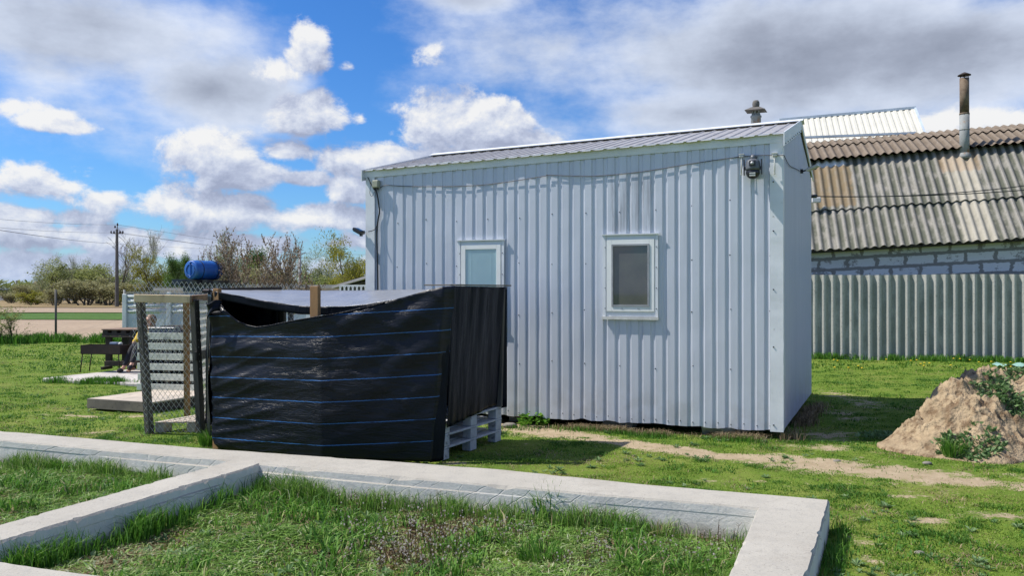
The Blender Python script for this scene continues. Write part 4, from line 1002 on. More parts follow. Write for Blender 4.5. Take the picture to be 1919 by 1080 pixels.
edge_grass('shed_foot_grass', S(.2, -.18, 0)[:2], S(3.2, -.22, 0)[:2], 3500, (.05, .09), .055, .006, M['tuft'])
edge_grass('shed_foot_grass', (CO+NG*.08)[:2], (CO+NG*.12+BV*3)[:2], 3000, (.08, .05), .10, .008, M['dry'], (.4, .3), 1.3)
def along(Pn, off, n, sp_, h, w, mt, rr=(.35, .25), lean=.8):
    for i in range(len(Pn)-1):
        A = Pn[i]+off; B = Pn[i+1]+off
        if max(A.y, B.y) < 3.3: continue
        edge_grass('foundation_edge_grass', (A.x, A.y), (B.x, B.y), int(n*(B-A).length), (sp_, sp_), h, w, mt, rr, lean)
offn = Vector((-.10, -.10, 0))
along([far_in[0], far_in[2], far_in[3], far_in[4]], Vector((-.03, -.11, 0)), 2300, .06, .16, .0055, M['tall'])
along([far_in[6], far_in[7]], Vector((-.03, -.12, 0)), 1500, .06, .14, .006, M['tall'])
along([cr_top, cr_bot], Vector((.09, -.03, 0)), 2200, .045, .20, .0065, M['tuft'])
along([nfr, nfr+ndir*2.4], Vector((.03, .08, 0)), 1000, .06, .13, .0055, M['tuft'])
along([inR, inR+ri_dir*1.8], Vector((-.07, 0, 0)), 1800, .05, .13, .0055, M['tall'])
along([outR, outR+ro_dir*1.6], Vector((.08, 0, 0)), 900, .04, .09, .006, M['tuft'])
# single tufts
def tuft(px, py, z, n, rad, h, w, label, group='grass tufts in the foundation bed', mt='tuft', lean=.75, rr=(.4, .25)):
    c = G(px, py, z); a = rng.uniform(0, 2*np.pi, n); q = rad*np.sqrt(rng.uniform(0, 1, n))
    PT = np.stack([c.x+q*np.cos(a)*.6, c.y+q*np.sin(a)*.6, np.full(n, z)], 1)
    return blades('grass_tuft', PT, h*rng.uniform(.45, 1.15, n), rng.uniform(.7, 1.2, n)*w, lean*rng.uniform(.1, 1.2, n), M[mt], np.clip(rng.normal(rr[0], rr[1], n), 0, 1), None, None, label, 'grass tuft', group, c, az=a+rng.normal(0, .5, n))
tuft(1030, 975, -.05, 520, .22, .27, .008, 'tall dark green grass tuft rising against the middle of the foundation wall')
tuft(330, 882, -.03, 240, .12, .25, .008, 'upright grass tuft by the back foundation wall left of the cross beam')
tuft(1015, 1062, -.05, 420, .20, .16, .007, 'spiky grass tuft at the bottom middle of the bed')
tuft(690, 1000, -.05, 300, .16, .13, .006, 'small bright grass tuft in the middle of the bed')
tuft(120, 885, -.03, 420, .24, .14, .007, 'low bushy grass tuft in the left bed')
tuft(530, 905, -.03, 90, .07, .22, .008, 'thin leafy tuft by the inner corner of the cross beam')
tuft(1235, 1010, -.05, 260, .16, .16, .006, 'half dry grass tuft near the right end of the foundation wall', mt='tall', rr=(.6, .3))
tuft(400, 832, -.0, 500, .22, .15, .008, 'bright grass tuft against the bottom left corner of the black tarp', 'grass tufts beside the tarp')
tuft(1785, 855, .02, 240, .15, .19, .007, 'grass tuft at the foot of the soil heap', 'plants around the soil heap')
tuft(240, 880, -.03, 240, .15, .15, .007, 'small grass tuft by the back foundation wall in the left bed')
tuft(820, 985, -.05, 260, .18, .12, .006, 'wispy grass tuft beside the middle of the foundation wall')
def strew(name, n, y0, y1, h, w, lean, m, rr, inside, seedn, thr):
    y = y0+(y1-y0)*rng.uniform(0, 1, n); x = rng.uniform(-1, 1, n)*(y*.66+.5); ins = inpoly(x, y, [(p[0], p[1]) for p in whole])
    if inside: k = inpoly(x, y, [(p[0], p[1]) for p in inner]) | inpoly(x, y, [(p[0], p[1]) for p in inner2])
    else:
        t = (x-CO.x)*TV.x+(y-CO.y)*TV.y; b = (x-CO.x)*BV.x+(y-CO.y)*BV.y; k = ~ins & ~((t > .1) & (t < LEN) & (b > .25) & (b < GW)) & ~((x > 3.9) & (y > 7.7) & (y < 11))
    k &= fbm(x*2.7+seedn, y*2.7, 4, seedn) > thr; k &= (y < 12) | (x < 6); k &= bare_mask(x, y) < .3
    x, y = x[k], y[k]; n = len(x)
    return blades(name, np.stack([x, y, gheight(x, y)+.004], 1), h*rng.uniform(.5, 1.5, n), w*rng.uniform(.6, 1.4, n), rng.uniform(lean*.5, lean*1.5, n), m, np.clip(rng.normal(rr[0], rr[1], n), 0, 1))
strew('lawn_straw', 60000, 4.2, 12, .018, .005, 3., M['dry'], (.55, .25), False, 101, .52)
strew('lawn_clumps', 110000, 4.2, 14, .024, .009, 1.3, M['tuft'], (.25, .2), False, 103, .57)
strew('bed_straw', 60000, 3.2, 8.4, .022, .005, 2.6, M['dry'], (.55, .25), True, 105, .52)
strew('bed_clumps', 60000, 3.2, 8.4, .11, .011, .9, M['tuft'], (.4, .35), True, 107, .56)
strew('bed_litter', 50000, 3.2, 8.4, .03, .010, 2.2, M['dry'], (.2, .25), True, 111, .55)
def rosettes(name, n, inside, leaf, seedn):
    V = []; F = []; rr = []
    while n > 0:
        y_ = random.uniform(3.3, 8.3) if inside else random.uniform(4.3, 13); x_ = random.uniform(-1, 1)*(y_*.64+.3); n -= 1
        ax_, ay_ = np.array(x_), np.array(y_); inw = bool(inpoly(ax_, ay_, [(p[0], p[1]) for p in whole]))
        if inside and not (bool(inpoly(ax_, ay_, [(p[0], p[1]) for p in inner])) or bool(inpoly(ax_, ay_, [(p[0], p[1]) for p in inner2]))): continue
        if not inside and (inw or x_ > 3.6 or (((x_-CO.x)*TV.x+(y_-CO.y)*TV.y) > 0 and ((x_-CO.x)*BV.x+(y_-CO.y)*BV.y) > -.1)): continue
        if float(fbm(np.array(x_*1.9), np.array(y_*1.9), 3, seedn)) < .47: continue
        z_ = float(gheight(ax_, ay_)); k_ = random.randint(7, 13); c0 = random.random(); L0 = leaf*random.uniform(.6, 1.3)
        for j in range(k_):
            a = j*6.283/k_+random.uniform(-.3, .3); d = Vector((math.cos(a), math.sin(a), random.uniform(.25, 1.1))).normalized(); sd_ = d.cross(UZ).normalized(); L_ = L0*random.uniform(.6, 1.1); o = Vector((x_, y_, z_)); w_ = L_*random.uniform(.13, .2)
            k = len(V); m1 = o+d*L_*.55+UZ*L_*.06; V += [o, m1+sd_*w_, o+d*L_-UZ*L_*.12, m1-sd_*w_]; F.append((k, k+1, k+2, k+3)); rr += [min(1, max(0, c0+random.uniform(-.25, .25)))]*4
    return tag(newmesh(name, V, F, M['weedleaf'], attr={'r': rr}), kind='stuff')
rosettes('bed_weeds', 1500, True, .075, 15)
rosettes('lawn_weeds', 1600, False, .055, 16)
# dry litter at the shed foot and weed stems in the bed
n = 700; cxs = []
def stems(name, n, x0, x1, y0, y1, h, seedn):
    V = []; F = []; rr = []
    for i in range(n):
        px = random.uniform(x0, x1); py = random.uniform(y0, y1); p = G(px, py, -.05)
        if not bool(inpoly(np.array(p.x), np.array(p.y), [(q[0], q[1]) for q in inner])): continue
        if random.random() > float(np.clip((fbm(np.array(p.x*1.8), np.array(p.y*1.8), 3, seedn)-.38)*5, .05, 1)): continue
        hh2 = h*random.uniform(.5, 1.2); la = random.uniform(0, 6.28); ll = random.uniform(0, .5)*hh2
        top = p+Vector((math.cos(la)*ll, math.sin(la)*ll, hh2)); w = .0022; s_ = Vector((w, 0, 0)); s2_ = Vector((0, w, 0)); c0 = random.uniform(.0, .8)
        k = len(V); V += [p-s_, p+s_, top+s_*.5, top-s_*.5, p-s2_, p+s2_, top+s2_*.5, top-s2_*.5]; F += [(k, k+1, k+2, k+3), (k+4, k+5, k+6, k+7)]; rr += [c0]*8
        for j in range(random.randint(3, 7)):
            f_ = random.uniform(.4, 1.); q = p.lerp(top, f_); a = random.uniform(0, 6.28); b = q+Vector((math.cos(a), math.sin(a), .8))*random.uniform(.008, .028)
            k = len(V); V += [q-s_*.5, q+s_*.5, b+s_*.5, b-s_*.5]; F.append((k, k+1, k+2, k+3)); rr += [c0]*4
            if random.random() < .45:
                e_ = random.uniform(.0025, .005); k = len(V); cc_ = random.uniform(.92, 1.)
                V += [b+Vector((-e_, 0, -e_)), b+Vector((e_, 0, -e_)), b+Vector((e_, e_, e_)), b+Vector((-e_, e_, e_))]; F.append((k, k+1, k+2, k+3)); rr += [cc_]*4
    return tag(newmesh(name, V, F, M['stem'], attr={'r': rr}), kind='stuff')
stems('weed_stems', 650, 620, 1390, 925, 1085, .17, 5)
stems('weed_stems', 400, 640, 1000, 1000, 1085, .15, 55)
# dandelion flowers along the far lawn
ndl = 0
for i in range(26):
    px, py = (random.uniform(1525, 1900), random.uniform(674, 700)) if i < 22 else (random.uniform(680, 690), random.uniform(965, 972))
    if i >= 22: continue
    p = G(px, py); p.z = float(gheight(np.array(p.x), np.array(p.y)))
    if ndl == 0:
        m = MB(); m.tube([p, p+UZ*.07], .004, 4, 1); m.ico(p+UZ*.078, .026, 0, 4, (1, 1, .45)); dl = m.build('dandelion', [M['petal'], M['tuft']]); tag(dl, 'yellow dandelion flower in the lawn before the cement sheet fence', 'dandelion', 'dandelions in the lawn')
    else:
        c = dl.copy(); c.location = p; COL.objects.link(c)
    ndl += 1
# leafy plants
def leafy(name, p, n, rad, h, leaf, m_, label, cat='plant', group=None, flat=.6):
    PT = np.zeros((n*4, 3)); rr = np.zeros(n*4); F = []
    for i in range(n):
        a = rng.uniform(0, 2*np.pi); e = rng.uniform(0, 1); q = rad*math.sqrt(e); c = np.array([q*math.cos(a), q*math.sin(a), h*rng.uniform(.1, 1.)*(1-.6*e)])
        d = np.array([math.cos(a), math.sin(a), rng.uniform(-.1, 1.)*flat]); d /= np.linalg.norm(d); s_ = np.cross(d, rng.normal(size=3)); s_ /= np.linalg.norm(s_)
        L_ = leaf*rng.uniform(.6, 1.3)
        PT[i*4:i*4+4] = [c, c+d*L_*.5+s_*L_*.28, c+d*L_, c+d*L_*.5-s_*L_*.28]; rr[i*4:i*4+4] = rng.uniform(0, 1); F.append((i*4, i*4+1, i*4+2, i*4+3))
    o = newmesh(name, PT+np.array(p)[None], F, m_, attr={'r': rr}); return tag(o, label, cat, group)
leafy('leafy_weed', G(1000, 797), 260, .15, .17, .06, M['brightleaf'], 'bright green leafy weed growing at the foot of the shed wall', 'weed')
def mound_weed(p, n, rad, leaf, label):
    PT = np.zeros((n*4, 3)); rr = np.zeros(n*4); F = []
    for i in range(n):
        a = rng.uniform(0, 2*np.pi); q = rad*math.sqrt(rng.uniform(0, 1)); bx_ = p.x+q*math.cos(a); by_ = p.y+q*math.sin(a)*.8
        bz_ = max(float(mound_h(np.array(bx_), np.array(by_))), 0.)+rng.uniform(0, .05)*(1-q/rad)
        if fbm(np.array(bx_*7), np.array(by_*7), 2, 5) < .3: bz_ -= .1
        a2 = rng.uniform(0, 2*np.pi); d = np.array([math.cos(a2), math.sin(a2), rng.uniform(.0, 1.1)]); d /= np.linalg.norm(d); s_ = np.cross(d, rng.normal(size=3)); s_ /= np.linalg.norm(s_)
        L_ = leaf*rng.uniform(.6, 1.4); c = np.array([bx_, by_, bz_])
        PT[i*4:i*4+4] = [c, c+d*L_*.5+s_*L_*.22, c+d*L_, c+d*L_*.5-s_*L_*.22]; rr[i*4:i*4+4] = rng.uniform(0, 1); F.append((i*4, i*4+1, i*4+2, i*4+3))
    return tag(newmesh('weed', PT, F, M['weedleaf'], attr={'r': rr}), label, 'weed', 'weeds on the soil heap')
def onm(px, py):
    for k in range(200):
        d = 7.3+k*.02; p = P(px, py, d)
        if p.z < float(mound_h(np.array(p.x), np.array(p.y))): return p
    return P(px, py, 9)
for i, (px, py, nn, ra, lb) in enumerate(((1870, 730, 420, .30, 'spreading weed near the top of the soil heap'), (1650, 828, 330, .30, 'low weed at the left foot of the soil heap'), (1830, 836, 300, .28, 'dark weed patch low on the front of the soil heap'),
                          (1905, 770, 160, .2, 'weed on the right side of the soil heap'), (1765, 842, 160, .14, 'small weed at the foot of the soil heap beside the grass tuft'), (1775, 700, 90, .14, 'small weed on the left shoulder of the soil heap'), (1905, 710, 140, .2, 'weed on the right top of the soil heap'))):
    p = onm(px, py); mound_weed(p, int(nn*2.3), ra*.85, .052, lb)
for i, (px, py, nn, ra, hh2, lb) in enumerate(((1735, 672, 260, .28, .34, 'dark leafy weed against the middle of the cement sheet fence'), (1590, 672, 120, .18, .18, 'small leafy weed at the fence foot near the shed'), (1800, 676, 120, .2, .16, 'low weed at the fence foot above the soil heap'))):
    leafy('weed', G(px, py)+EN*.05, nn, ra, hh2, .11, M['weedleaf'], lb, 'weed', 'weeds at the foot of the sheet fence')
# mint coloured rag beyond the mound
p = G(1900, 690); V = []; F = []
for i in range(8):
    for j in range(5): V.append((p.x-.35+i*.1, p.y-.2+j*.1, .03+.05*float(vnoise(np.array(i*.8), np.array(j*.9), 3))+.03*math.sin(i*1.4)))
for i in range(7):
    for j in range(4): a = i*5+j; F.append((a, a+5, a+6, a+1))
tag(newmesh('plastic_sheet', V, F, M['mint'], smooth=True), 'crumpled mint green plastic sheet lying on grass behind the soil heap', 'plastic sheet')
# stones in the path
for i, (px, py, rr_) in enumerate(((1568, 866, .03), (1737, 870, .035), (720, 776, .0), (955, 800, .07), (1722, 1038, .025), (930, 812, .05))):
    if rr_ == 0: continue
    m = MB(); m.ico(G(px, py, .0)+UZ*rr_*.2, rr_, 0, 5, (1.3, 1, .5)); tag(m.build('stone', M['stone']), ('small dark stone on the bare path below the shed corner', 'small stone below the soil heap', '', 'flat broken concrete piece by the shed wall behind the pallets', 'pale stone in the grass right of the foundation', 'small stone by the pallet end')[i], 'stone', 'stones on the ground')

exec_parts = True
# ================================================================== PALLETS
def pallet(name, label, O, U, V_, Wd, layers, m_, lu=1.2, lv=.8, group=None, nd=5, parent=None, bw=.12):
    """layers from the bottom up: 'block' rows, 'board' (three boards along U), 'deck' (boards along U), 'cross' (boards along V)"""
    U = Vector(U).normalized(); V_ = Vector(V_).normalized(); Wd = Vector(Wd).normalized()
    t = thing(name, O, label, 'pallet', group); z = 0
    for L in layers:
        if L == 'block':
            for i in range(3):
                for j in range(3):
                    m = MB(); o = O+U*((lu-.13)*i/2+.002)+V_*((lv-.10)*j/2+.002)+Wd*z; m.obox(o, U*.126, V_*.096, Wd*.098); m.build('block', m_, t, .004)
            z += .1
        elif L == 'board':
            for j in range(3):
                m = MB(); m.obox(O+V_*((lv-.10)*j/2)+Wd*z, U*lu, V_*.10, Wd*.020); m.build('bottom_board', m_, t, .003)
            z += .022
        elif L == 'cross':
            for i in range(3):
                m = MB(); m.obox(O+U*((lu-.13)*i/2)+Wd*z, U*.13, V_*lv, Wd*.020); m.build('stringer_board', m_, t, .003)
            z += .022
        elif L == 'deck':
            for j in range(nd):
                m = MB(); w_ = bw*random.uniform(.95, 1.05); m.obox(O+V_*((lv-w_)*j/(nd-1))+Wd*(z+random.uniform(0, .002))+U*random.uniform(-.004, .004), U*lu, V_*w_, Wd*.020); m.build('deck_board', m_, t, .003)
            z += .022
    return t
PB = Vector((-.655, 7.84, 0)); PC = Vector((-.105, 8.93, 0)); pu = (PC-PB).normalized(); pv = Vector((-pu.y, pu.x, 0))
pallet('wooden_pallet', 'lower blue-grey pallet standing on the grass at the right end of the tarp', PB, pu, pv, UZ, ['block', 'deck'], M['wood_paint'], 1.2, .8, 'pallets under the black tarp')
pallet('wooden_pallet', 'upper blue-grey pallet, topmost of the stack at the right end of the tarp', PB+UZ*.124+pu*.01, pu, pv, UZ, ['block', 'deck', 'block', 'deck'], M['wood_paint'], 1.2, .8, 'pallets under the black tarp')

# ================================================================== TARP ENCLOSURE
Apt = P(398, 700, 8.42); Apt.z = 0; Mpt = P(605, 700, 7.86); Mpt.z = 0; Bpt = P(832, 700, 7.72); Bpt.z = 0
tarp = thing('tarp_enclosure', (Apt+Bpt)/2+Vector((.2, .5, 0)), 'post frame wrapped in black woven tarp with thin blue lines', 'tarp enclosure')
topc = [(385, 548), (393, 566), (401, 572), (412, 572), (428, 586), (445, 601), (462, 610), (480, 614), (505, 611), (550, 602), (590, 595), (640, 587), (700, 573), (760, 557), (800, 546), (835, 538.5), (850, 537)]
topc[0] = (394, 585)
botc = [(398, 815), (402, 830), (412, 843), (430, 850), (470, 853), (540, 858), (605, 862), (680, 866), (740, 869), (795, 871), (815, 868), (822, 866)]
def interp(c, x): 
    xs_ = [p[0] for p in c]; return float(np.interp(x, xs_, [p[1] for p in c]))
NU, NV = 150, 60; V = []; UVs = []; F = []
fd = [0, .455, .93, 1.0]
def frontpos(s):
    """depth plan of the front cloth by its own length fraction s: left post, middle post, right corner, wrap-round"""
    if s < .455: p = Apt.lerp(Mpt, s/.455)
    elif s < .955: p = Mpt.lerp(Bpt, (s-.455)/.5)
    else: p = Bpt.lerp(Bpt+Vector((.10, .10, 0)), (s-.955)/.045)
    return p
for i in range(NU+1):
    s = i/NU; base = frontpos(s)
    px = HX+base.x/base.y*FPX
    lean_r = max(0, (s-.7)/.3)
    ytop = interp(topc, px+lean_r*14); ybot = interp(botc, px-lean_r*8)
    zt = CAMZ+(HY-ytop)/FPX*base.y; zb = max(.015, CAMZ+(HY-ybot)/FPX*base.y)
    off = float(np.interp(s, [0, .455, 1.0], [-.012, .012, .085]))
    for j in range(NV+1):
        f_ = j/NV; z = zb+(zt-zb)*f_
        sag = .035*math.sin(math.pi*f_)*math.sin(math.pi*min(1, s*1.05))
        # long soft folds fanning out of the top corners
        fold = .022*math.sin(9*(z-.25*s)*2.2+5*s)*(.3+.7*math.exp(-((s-.1)/.35)**2))*(f_**1.2)
        fold += .016*math.sin((z*1.5+(1-s)*2.4)*11)*math.exp(-((s-.85)/.3)**2)*f_
        fold += .035*(float(fbm(np.array(s*3.), np.array(z*5.-s*4), 3, 55))-.47)
        cr = 1-abs(2*((z*7.5-s*5+1.2*float(vnoise(np.array(s*4.), np.array(z*2.), 5))) % 1)-1); fold += .018*(max(cr-.55, 0)/.45)**2*math.exp(-(s/.28)**2)
        cr = 1-abs(2*(((z+s*1.1)*4.2+.9*float(vnoise(np.array(s*3.), np.array(z*3.), 6))) % 1)-1); fold += .012*(max(cr-.6, 0)/.4)**2*math.exp(-((s-.75)/.35)**2)*f_
        q = base+NW*(sag+fold); q.x += lean_r*(.0*f_-.15*(1-f_)); 
        if s > .955: q += NW*(-.02)*math.sin((s-.955)/.045*math.pi)
        if s < .03: q += NW*.03*(1-s/.03)*f_
        V.append((q.x, q.y, z)); UVs.append((s*2.4, z-off+.0*fold))
for i in range(NU):
    for j in range(NV): a = i*(NV+1)+j; F.append((a, a+NV+1, a+NV+2, a+1))
ft = newmesh('front_tarp', V, F, M['tarp'], tarp, None, True, UVs); ft.modifiers.new('s', 'SOLIDIFY').thickness = .004
# rolled upper hem of the drooping edge
m = MB(); pts = []
for i in range(NU+1):
    v = Vector(V[i*(NV+1)+NV]); pts.append(v+NW*.001)
m.tube(pts[2:108], [.006+.003*random.random() for _ in pts[2:108]], 6); m.build('hem', M['tarpside'], tarp)
# loose flap folded over at the left post
V = []; F = []
for i in range(9):
    for j in range(7):
        u = i/8; w = j/6; q = P(390+24*u, 566+30*w*(1-.4*u)+4*math.sin(u*6), 8.36)+NW*(.05*math.sin(math.pi*u)+.02*math.cos(w*5+u*3)); V.append(q)
for i in range(8):
    for j in range(6): a = i*7+j; F.append((a, a+7, a+8, a+1))
o = newmesh('flap', V, F, M['tarpside'], tarp, None, True, [(0, 0)]*len(V)); o.modifiers.new('s', 'SOLIDIFY').thickness = .01
def cloth(name, a, b, c, d, m_, nu=50, nv=40, amp=.02, fr=(6, 3), seed=3, sagf=None, th=.004, ph=0.):
    """cloth over the quad a(bottom start) b(bottom end) c(top end) d(top start)"""
    nrm = (b-a).cross(d-a).normalized(); V = []; F = []; UV = []
    for i in range(nu+1):
        for j in range(nv+1):
            u = i/nu; v = j/nv; q = (a.lerp(b, u)).lerp(d.lerp(c, u), v)
            q = q+nrm*(amp*(float(fbm(np.array(u*fr[0]+ph), np.array(v*fr[1]), 4, seed))-.47)*2)
            if sagf: q = q+sagf(u, v)
            V.append(q); UV.append((u, v))
    for i in range(nu):
        for j in range(nv): k = i*(nv+1)+j; F.append((k, k+nv+1, k+nv+2, k+1))
    o = newmesh(name, V, F, m_, tarp, None, True, UV); o.modifiers.new('s', 'SOLIDIFY').thickness = th; return o
# right side (two hanging drops with vertical creases)
fr_top = P(849, 536.5, 7.86); rr_top = P(952, 538, 8.93); fr_bot = P(826, 862, 7.80); fr_bot.z = .05; rr_bot = P(934, 757, 8.90)
sb = P(838, 800, 7.84)
cloth('side_tarp', sb+Vector((.0, 0, -.01)), rr_bot, rr_top, fr_top, M['tarpside'], 70, 40, .022, (13, 1.2), 8)
cloth('corner_fold', P(806, 868, 7.74)+UZ*.0, P(833, 862, 7.80)+NW*.02, P(851, 537, 7.85)+NW*.02, P(832, 539, 7.76)+NW*.02, M['tarpside'], 8, 40, .02, (1.5, 5), 14)
# roof sheet
rl = P(392, 546, 9.35); rl.z = 1.62; rrr = P(950, 539, 8.9); rrr.z = 1.645; fl_ = P(402, 548, 8.42); fl_.z = 1.60; frr = P(848, 538, 7.88)
def sg(u, v): return UZ*(-.175*math.sin(math.pi*min(1, u*1.0))**1.1*(1-v)**.8-.02*math.sin(math.pi*u)*v)
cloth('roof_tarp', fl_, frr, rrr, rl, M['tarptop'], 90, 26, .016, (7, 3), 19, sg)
cloth('roof_hem', fl_-UZ*.08, frr-UZ*.01, frr, fl_, M['tarpside'], 60, 5, .01, (9, 1), 24, lambda u, v: sg(u, 0)+UZ*(-.03*math.sin(math.pi*u)**2*(1-v)))
# left side and back lining
lb = P(386, 700, 9.35); lb.z = .1
cloth('left_tarp', Vector((Apt.x-.02, Apt.y, .12)), Vector((lb.x, lb.y, .12)), Vector((rl.x, rl.y, 1.61)), Vector((fl_.x-.045, fl_.y, 1.58)), M['tarpside'], 24, 30, .03, (4, 2), 29)
bk = P(532, 545, 9.2); bk.z = 0
cloth('back_tarp', Vector((rl.x, rl.y, .1)), Vector((bk.x+.05, bk.y, .1)), Vector((bk.x, bk.y, 1.58)), Vector((rl.x, rl.y, 1.6)), M['tarpside'], 40, 20, .05, (10, 1.5), 31)
bk2 = P(760, 545, 9.05)
cloth('back_tarp', Vector((bk2.x, bk2.y, .1)), Vector((rrr.x, rrr.y, .36)), Vector((rrr.x, rrr.y, 1.62)), Vector((bk2.x, bk2.y, 1.58)), M['tarpside'], 20, 12, .03, (6, 1.5), 32)
def post(mb, top, foot, w, h): mb.bar(foot, top, w, h, NW)
m = MB(); p = P(407, 541, 8.44); post(m, p, Vector((p.x, p.y, 0)), .075, .05); m.build('post', M['wood_brown'], tarp, .004)
m = MB(); p = P(591, 536.5, 7.98); post(m, p, Vector((p.x, p.y, 0)), .092, .05); m.build('post', M['wood_brown'], tarp, .004)
m = MB(); p = P(530, 548, 9.2); post(m, p, Vector((p.x, p.y, 0)), .06, .05); m.build('post', M['wood_grey'], tarp, .004)
m = MB(); p = P(838, 548, 8.1); post(m, p, Vector((p.x-.08, p.y, .37)), .06, .05); m.build('post', M['wood_grey'], tarp, .004)
m = MB(); p = P(940, 545, 8.88); post(m, p, Vector((p.x-.03, p.y, .37)), .07, .05); m.build('post', M['wood_grey'], tarp, .004)
m = MB(); m.bar(P(384, 547, 8.5), P(388, 544, 9.4), .06, .025); m.bar(P(385, 543.5, 9.4), P(526, 540.5, 9.3), .05, .03); m.build('rail', M['wood_dark'], tarp)
m = MB(); m.bar(P(848, 534.5, 7.92), P(953, 535.5, 8.95), .07, .015); m.bar(P(848, 534.5, 7.9)+pv*.3, P(848, 534.5, 7.9), .07, .012); m.build('rail', M['wood_old'], tarp, .002)

# ================================================================== CAGE WITH CHAIN LINK
def chain(mb, o, U, Wd, w, h, cell=.05, r=.0017, bul=0., seed=1, mi=0, topwave=0.):
    N_ = U.cross(Wd).normalized(); n_ = int(w/cell)+1; rws = int(h/(cell*1.45))
    for i in range(n_):
        pts = []
        for j in range(rws+1):
            x_ = (i+(.5 if j % 2 else -.5)*(1 if i % 2 == 0 else -1)+.0)*cell if False else (i+(.5 if (j % 2) else -.5))*cell
            if i % 2: x_ = (i-(.5 if (j % 2) else -.5))*cell
            y_ = j*h/rws
            b_ = bul*(float(fbm(np.array(x_*1.8), np.array(y_*1.8), 3, seed))-.45)
            q = o+U*(x_+.3*b_)+Wd*(y_+topwave*(y_/h)*(float(vnoise(np.array(x_*2.), np.array(1.), seed))-.5))+N_*(b_+(.002 if j % 2 else -.002))
            pts.append(q)
        mb.tube(pts, r, 3, mi, False, False)
F1b, F1t = G(281, 812), P(263, 561, 9.25); F2b, F2t = G(377, 811), P(364, 562, 9.2); F3b, F3t = P(351, 781, 10.2), P(349, 564, 9.75); 
cage = thing('wire_gate_frame', (F1b+F2b)/2, 'wooden post frame covered with chain-link mesh at the left end of the tarp', 'wire enclosure')
m = MB(); m.bar(F1b-UZ*.02, F1t, .075, .075, NW); m.build('post', M['wood_grey'], cage, .005)
m = MB(); m.bar(F2b-UZ*.02, F2t, .075, .075, NW); m.build('post', M['wood_grey'], cage, .005)
m = MB(); m.bar(F3b, F3t, .065, .045, NW); m.build('post', M['wood_brown'], cage, .004)
q0 = P(396, 770, 10.2); q1 = P(390, 590, 9.9); m = MB(); m.bar(q0, q1, .05, .04, NW); m.build('post', M['wood_brown'], cage, .004)
m = MB(); m.bar(P(253, 559, 9.15), P(358, 561, 9.1), .05, .085, UZ); m.build('top_rail', M['wood_new'], cage, .004)
m = MB(); m.bar(P(357, 560, 9.15), P(392, 557, 9.9), .05, .07, UZ); m.build('top_rail', M['wood_brown'], cage, .004)
m = MB(); m.bar(P(366, 668, 9.2), P(400, 660, 9.9), .03, .10, UZ); m.build('brace', M['wood_grey'], cage, .004)
cu = (F2b-F1b); cu.z = 0; wdt = cu.length; cu.normalize()
m = MB(); dn = (F1b-F1t); chain(m, F1b+NW*.05-UZ*.0, cu, (F1t-F1b).normalized(), wdt+.03, (F1t-F1b).length+.02, .028, .0026, .05, 3)
F2c = G(398, 795); c2u = (P(398, 700, 9.9)-P(374, 700, 9.2)); c2u.z = 0; l2 = c2u.length; c2u.normalize()
chain(m, F2b+NG*.03, c2u, (F2t-F2b).normalized(), l2, (F2t-F2b).length, .028, .0026, .05, 5)
m.build('wire_mesh', M['wire'], cage)
# floor pallet inside the frame
pallet('wooden_pallet', 'grey weathered pallet on the grass inside the chain-link frame', F1b+cu*.03+BV*.03, Vector((BV.x, BV.y, 0)), cu, UZ, ['block', 'deck'], M['wood_deck'], 1.2, .8, 'grey pallets on the lawn', 7, bw=.088)
# chain-link fence run behind the tarp
cf = thing('chain_link_fence', P(420, 700, 10.6)-UZ*P(420, 700, 10.6).z, 'loose chain-link fence running behind the black tarp enclosure', 'fence')
a = P(251, 530, 10.6); b = P(560, 528, 10.4); fu = (b-a); fu.z = 0; fl2 = fu.length; fu.normalize()
m = MB(); chain(m, Vector((a.x, a.y, .75)), fu, UZ, fl2, a.z-.75, .031, .0028, .10, 9, topwave=.04)
chain(m, Vector((a.x+.1, a.y+.35, 1.45)), fu, (UZ+Vector((0, -.4, 0))).normalized(), fl2-.3, .24, .031, .0028, .12, 10, topwave=.04)
m.build('wire_mesh', M['wire'], cf)
m = MB(); q = P(545, 540, 10.45); m.bar(Vector((q.x, q.y, 0)), Vector((q.x, q.y, 1.55)), .05, .05, NW); m.build('post', M['wood_grey'], cf)

# ================================================================== DECK, PALE PALLET
D0 = G(166, 768, .0); D1 = G(283, 776, .0); du = (D1-D0).normalized(); dv_ = Vector((BV.x, BV.y, 0))
dk = thing('wooden_platform', D0, 'low wooden deck platform lying on the lawn before the pale pallet', 'platform')
ld = (D1-D0).length+.02
m = MB()
for i in range(9): m.obox(D0+dv_*(.11*i*1.3)+UZ*.13, du*ld, dv_*.14, UZ*.022)
m.build('deck_boards', M['wood_deck'], dk, .004)
m = MB(); m.obox(D0-dv_*.022+UZ*.02, du*ld, dv_*.022, UZ*.132); m.build('front_board', M['wood_old'], dk, .003)
m = MB()
for s_ in (0, .5, 1): m.obox(D0+du*(ld-.05)*s_+UZ*.02, du*.05, dv_*1.3, UZ*.108)
m.build('joist', M['wood_dark'], dk)
pb0 = P(259, 745, 12.3); pb0.z = .12; pb1 = P(368, 745, 12.1); pb1.z = .12; pu2 = (pb1-pb0).normalized()
pp = thing('slatted_pallet', pb0, 'pale painted slatted pallet standing upright behind the deck platform', 'pallet'); wpl = (pb1-pb0).length
for i in range(6):
    m = MB(); z = .02+i*.150; m.obox(pb0+UZ*z+pu2*random.uniform(-.012, .012), pu2*wpl, UZ*.098, NW*.02); m.build('slat', M['wood_pale'], pp, .003)
m = MB()
for s_ in (.04, .5, .96): m.obox(pb0+pu2*(wpl-.08)*s_-NW*.10, pu2*.08, UZ*.86, NW*.098)
m.build('upright', M['wood_grey'], pp)
m = MB()
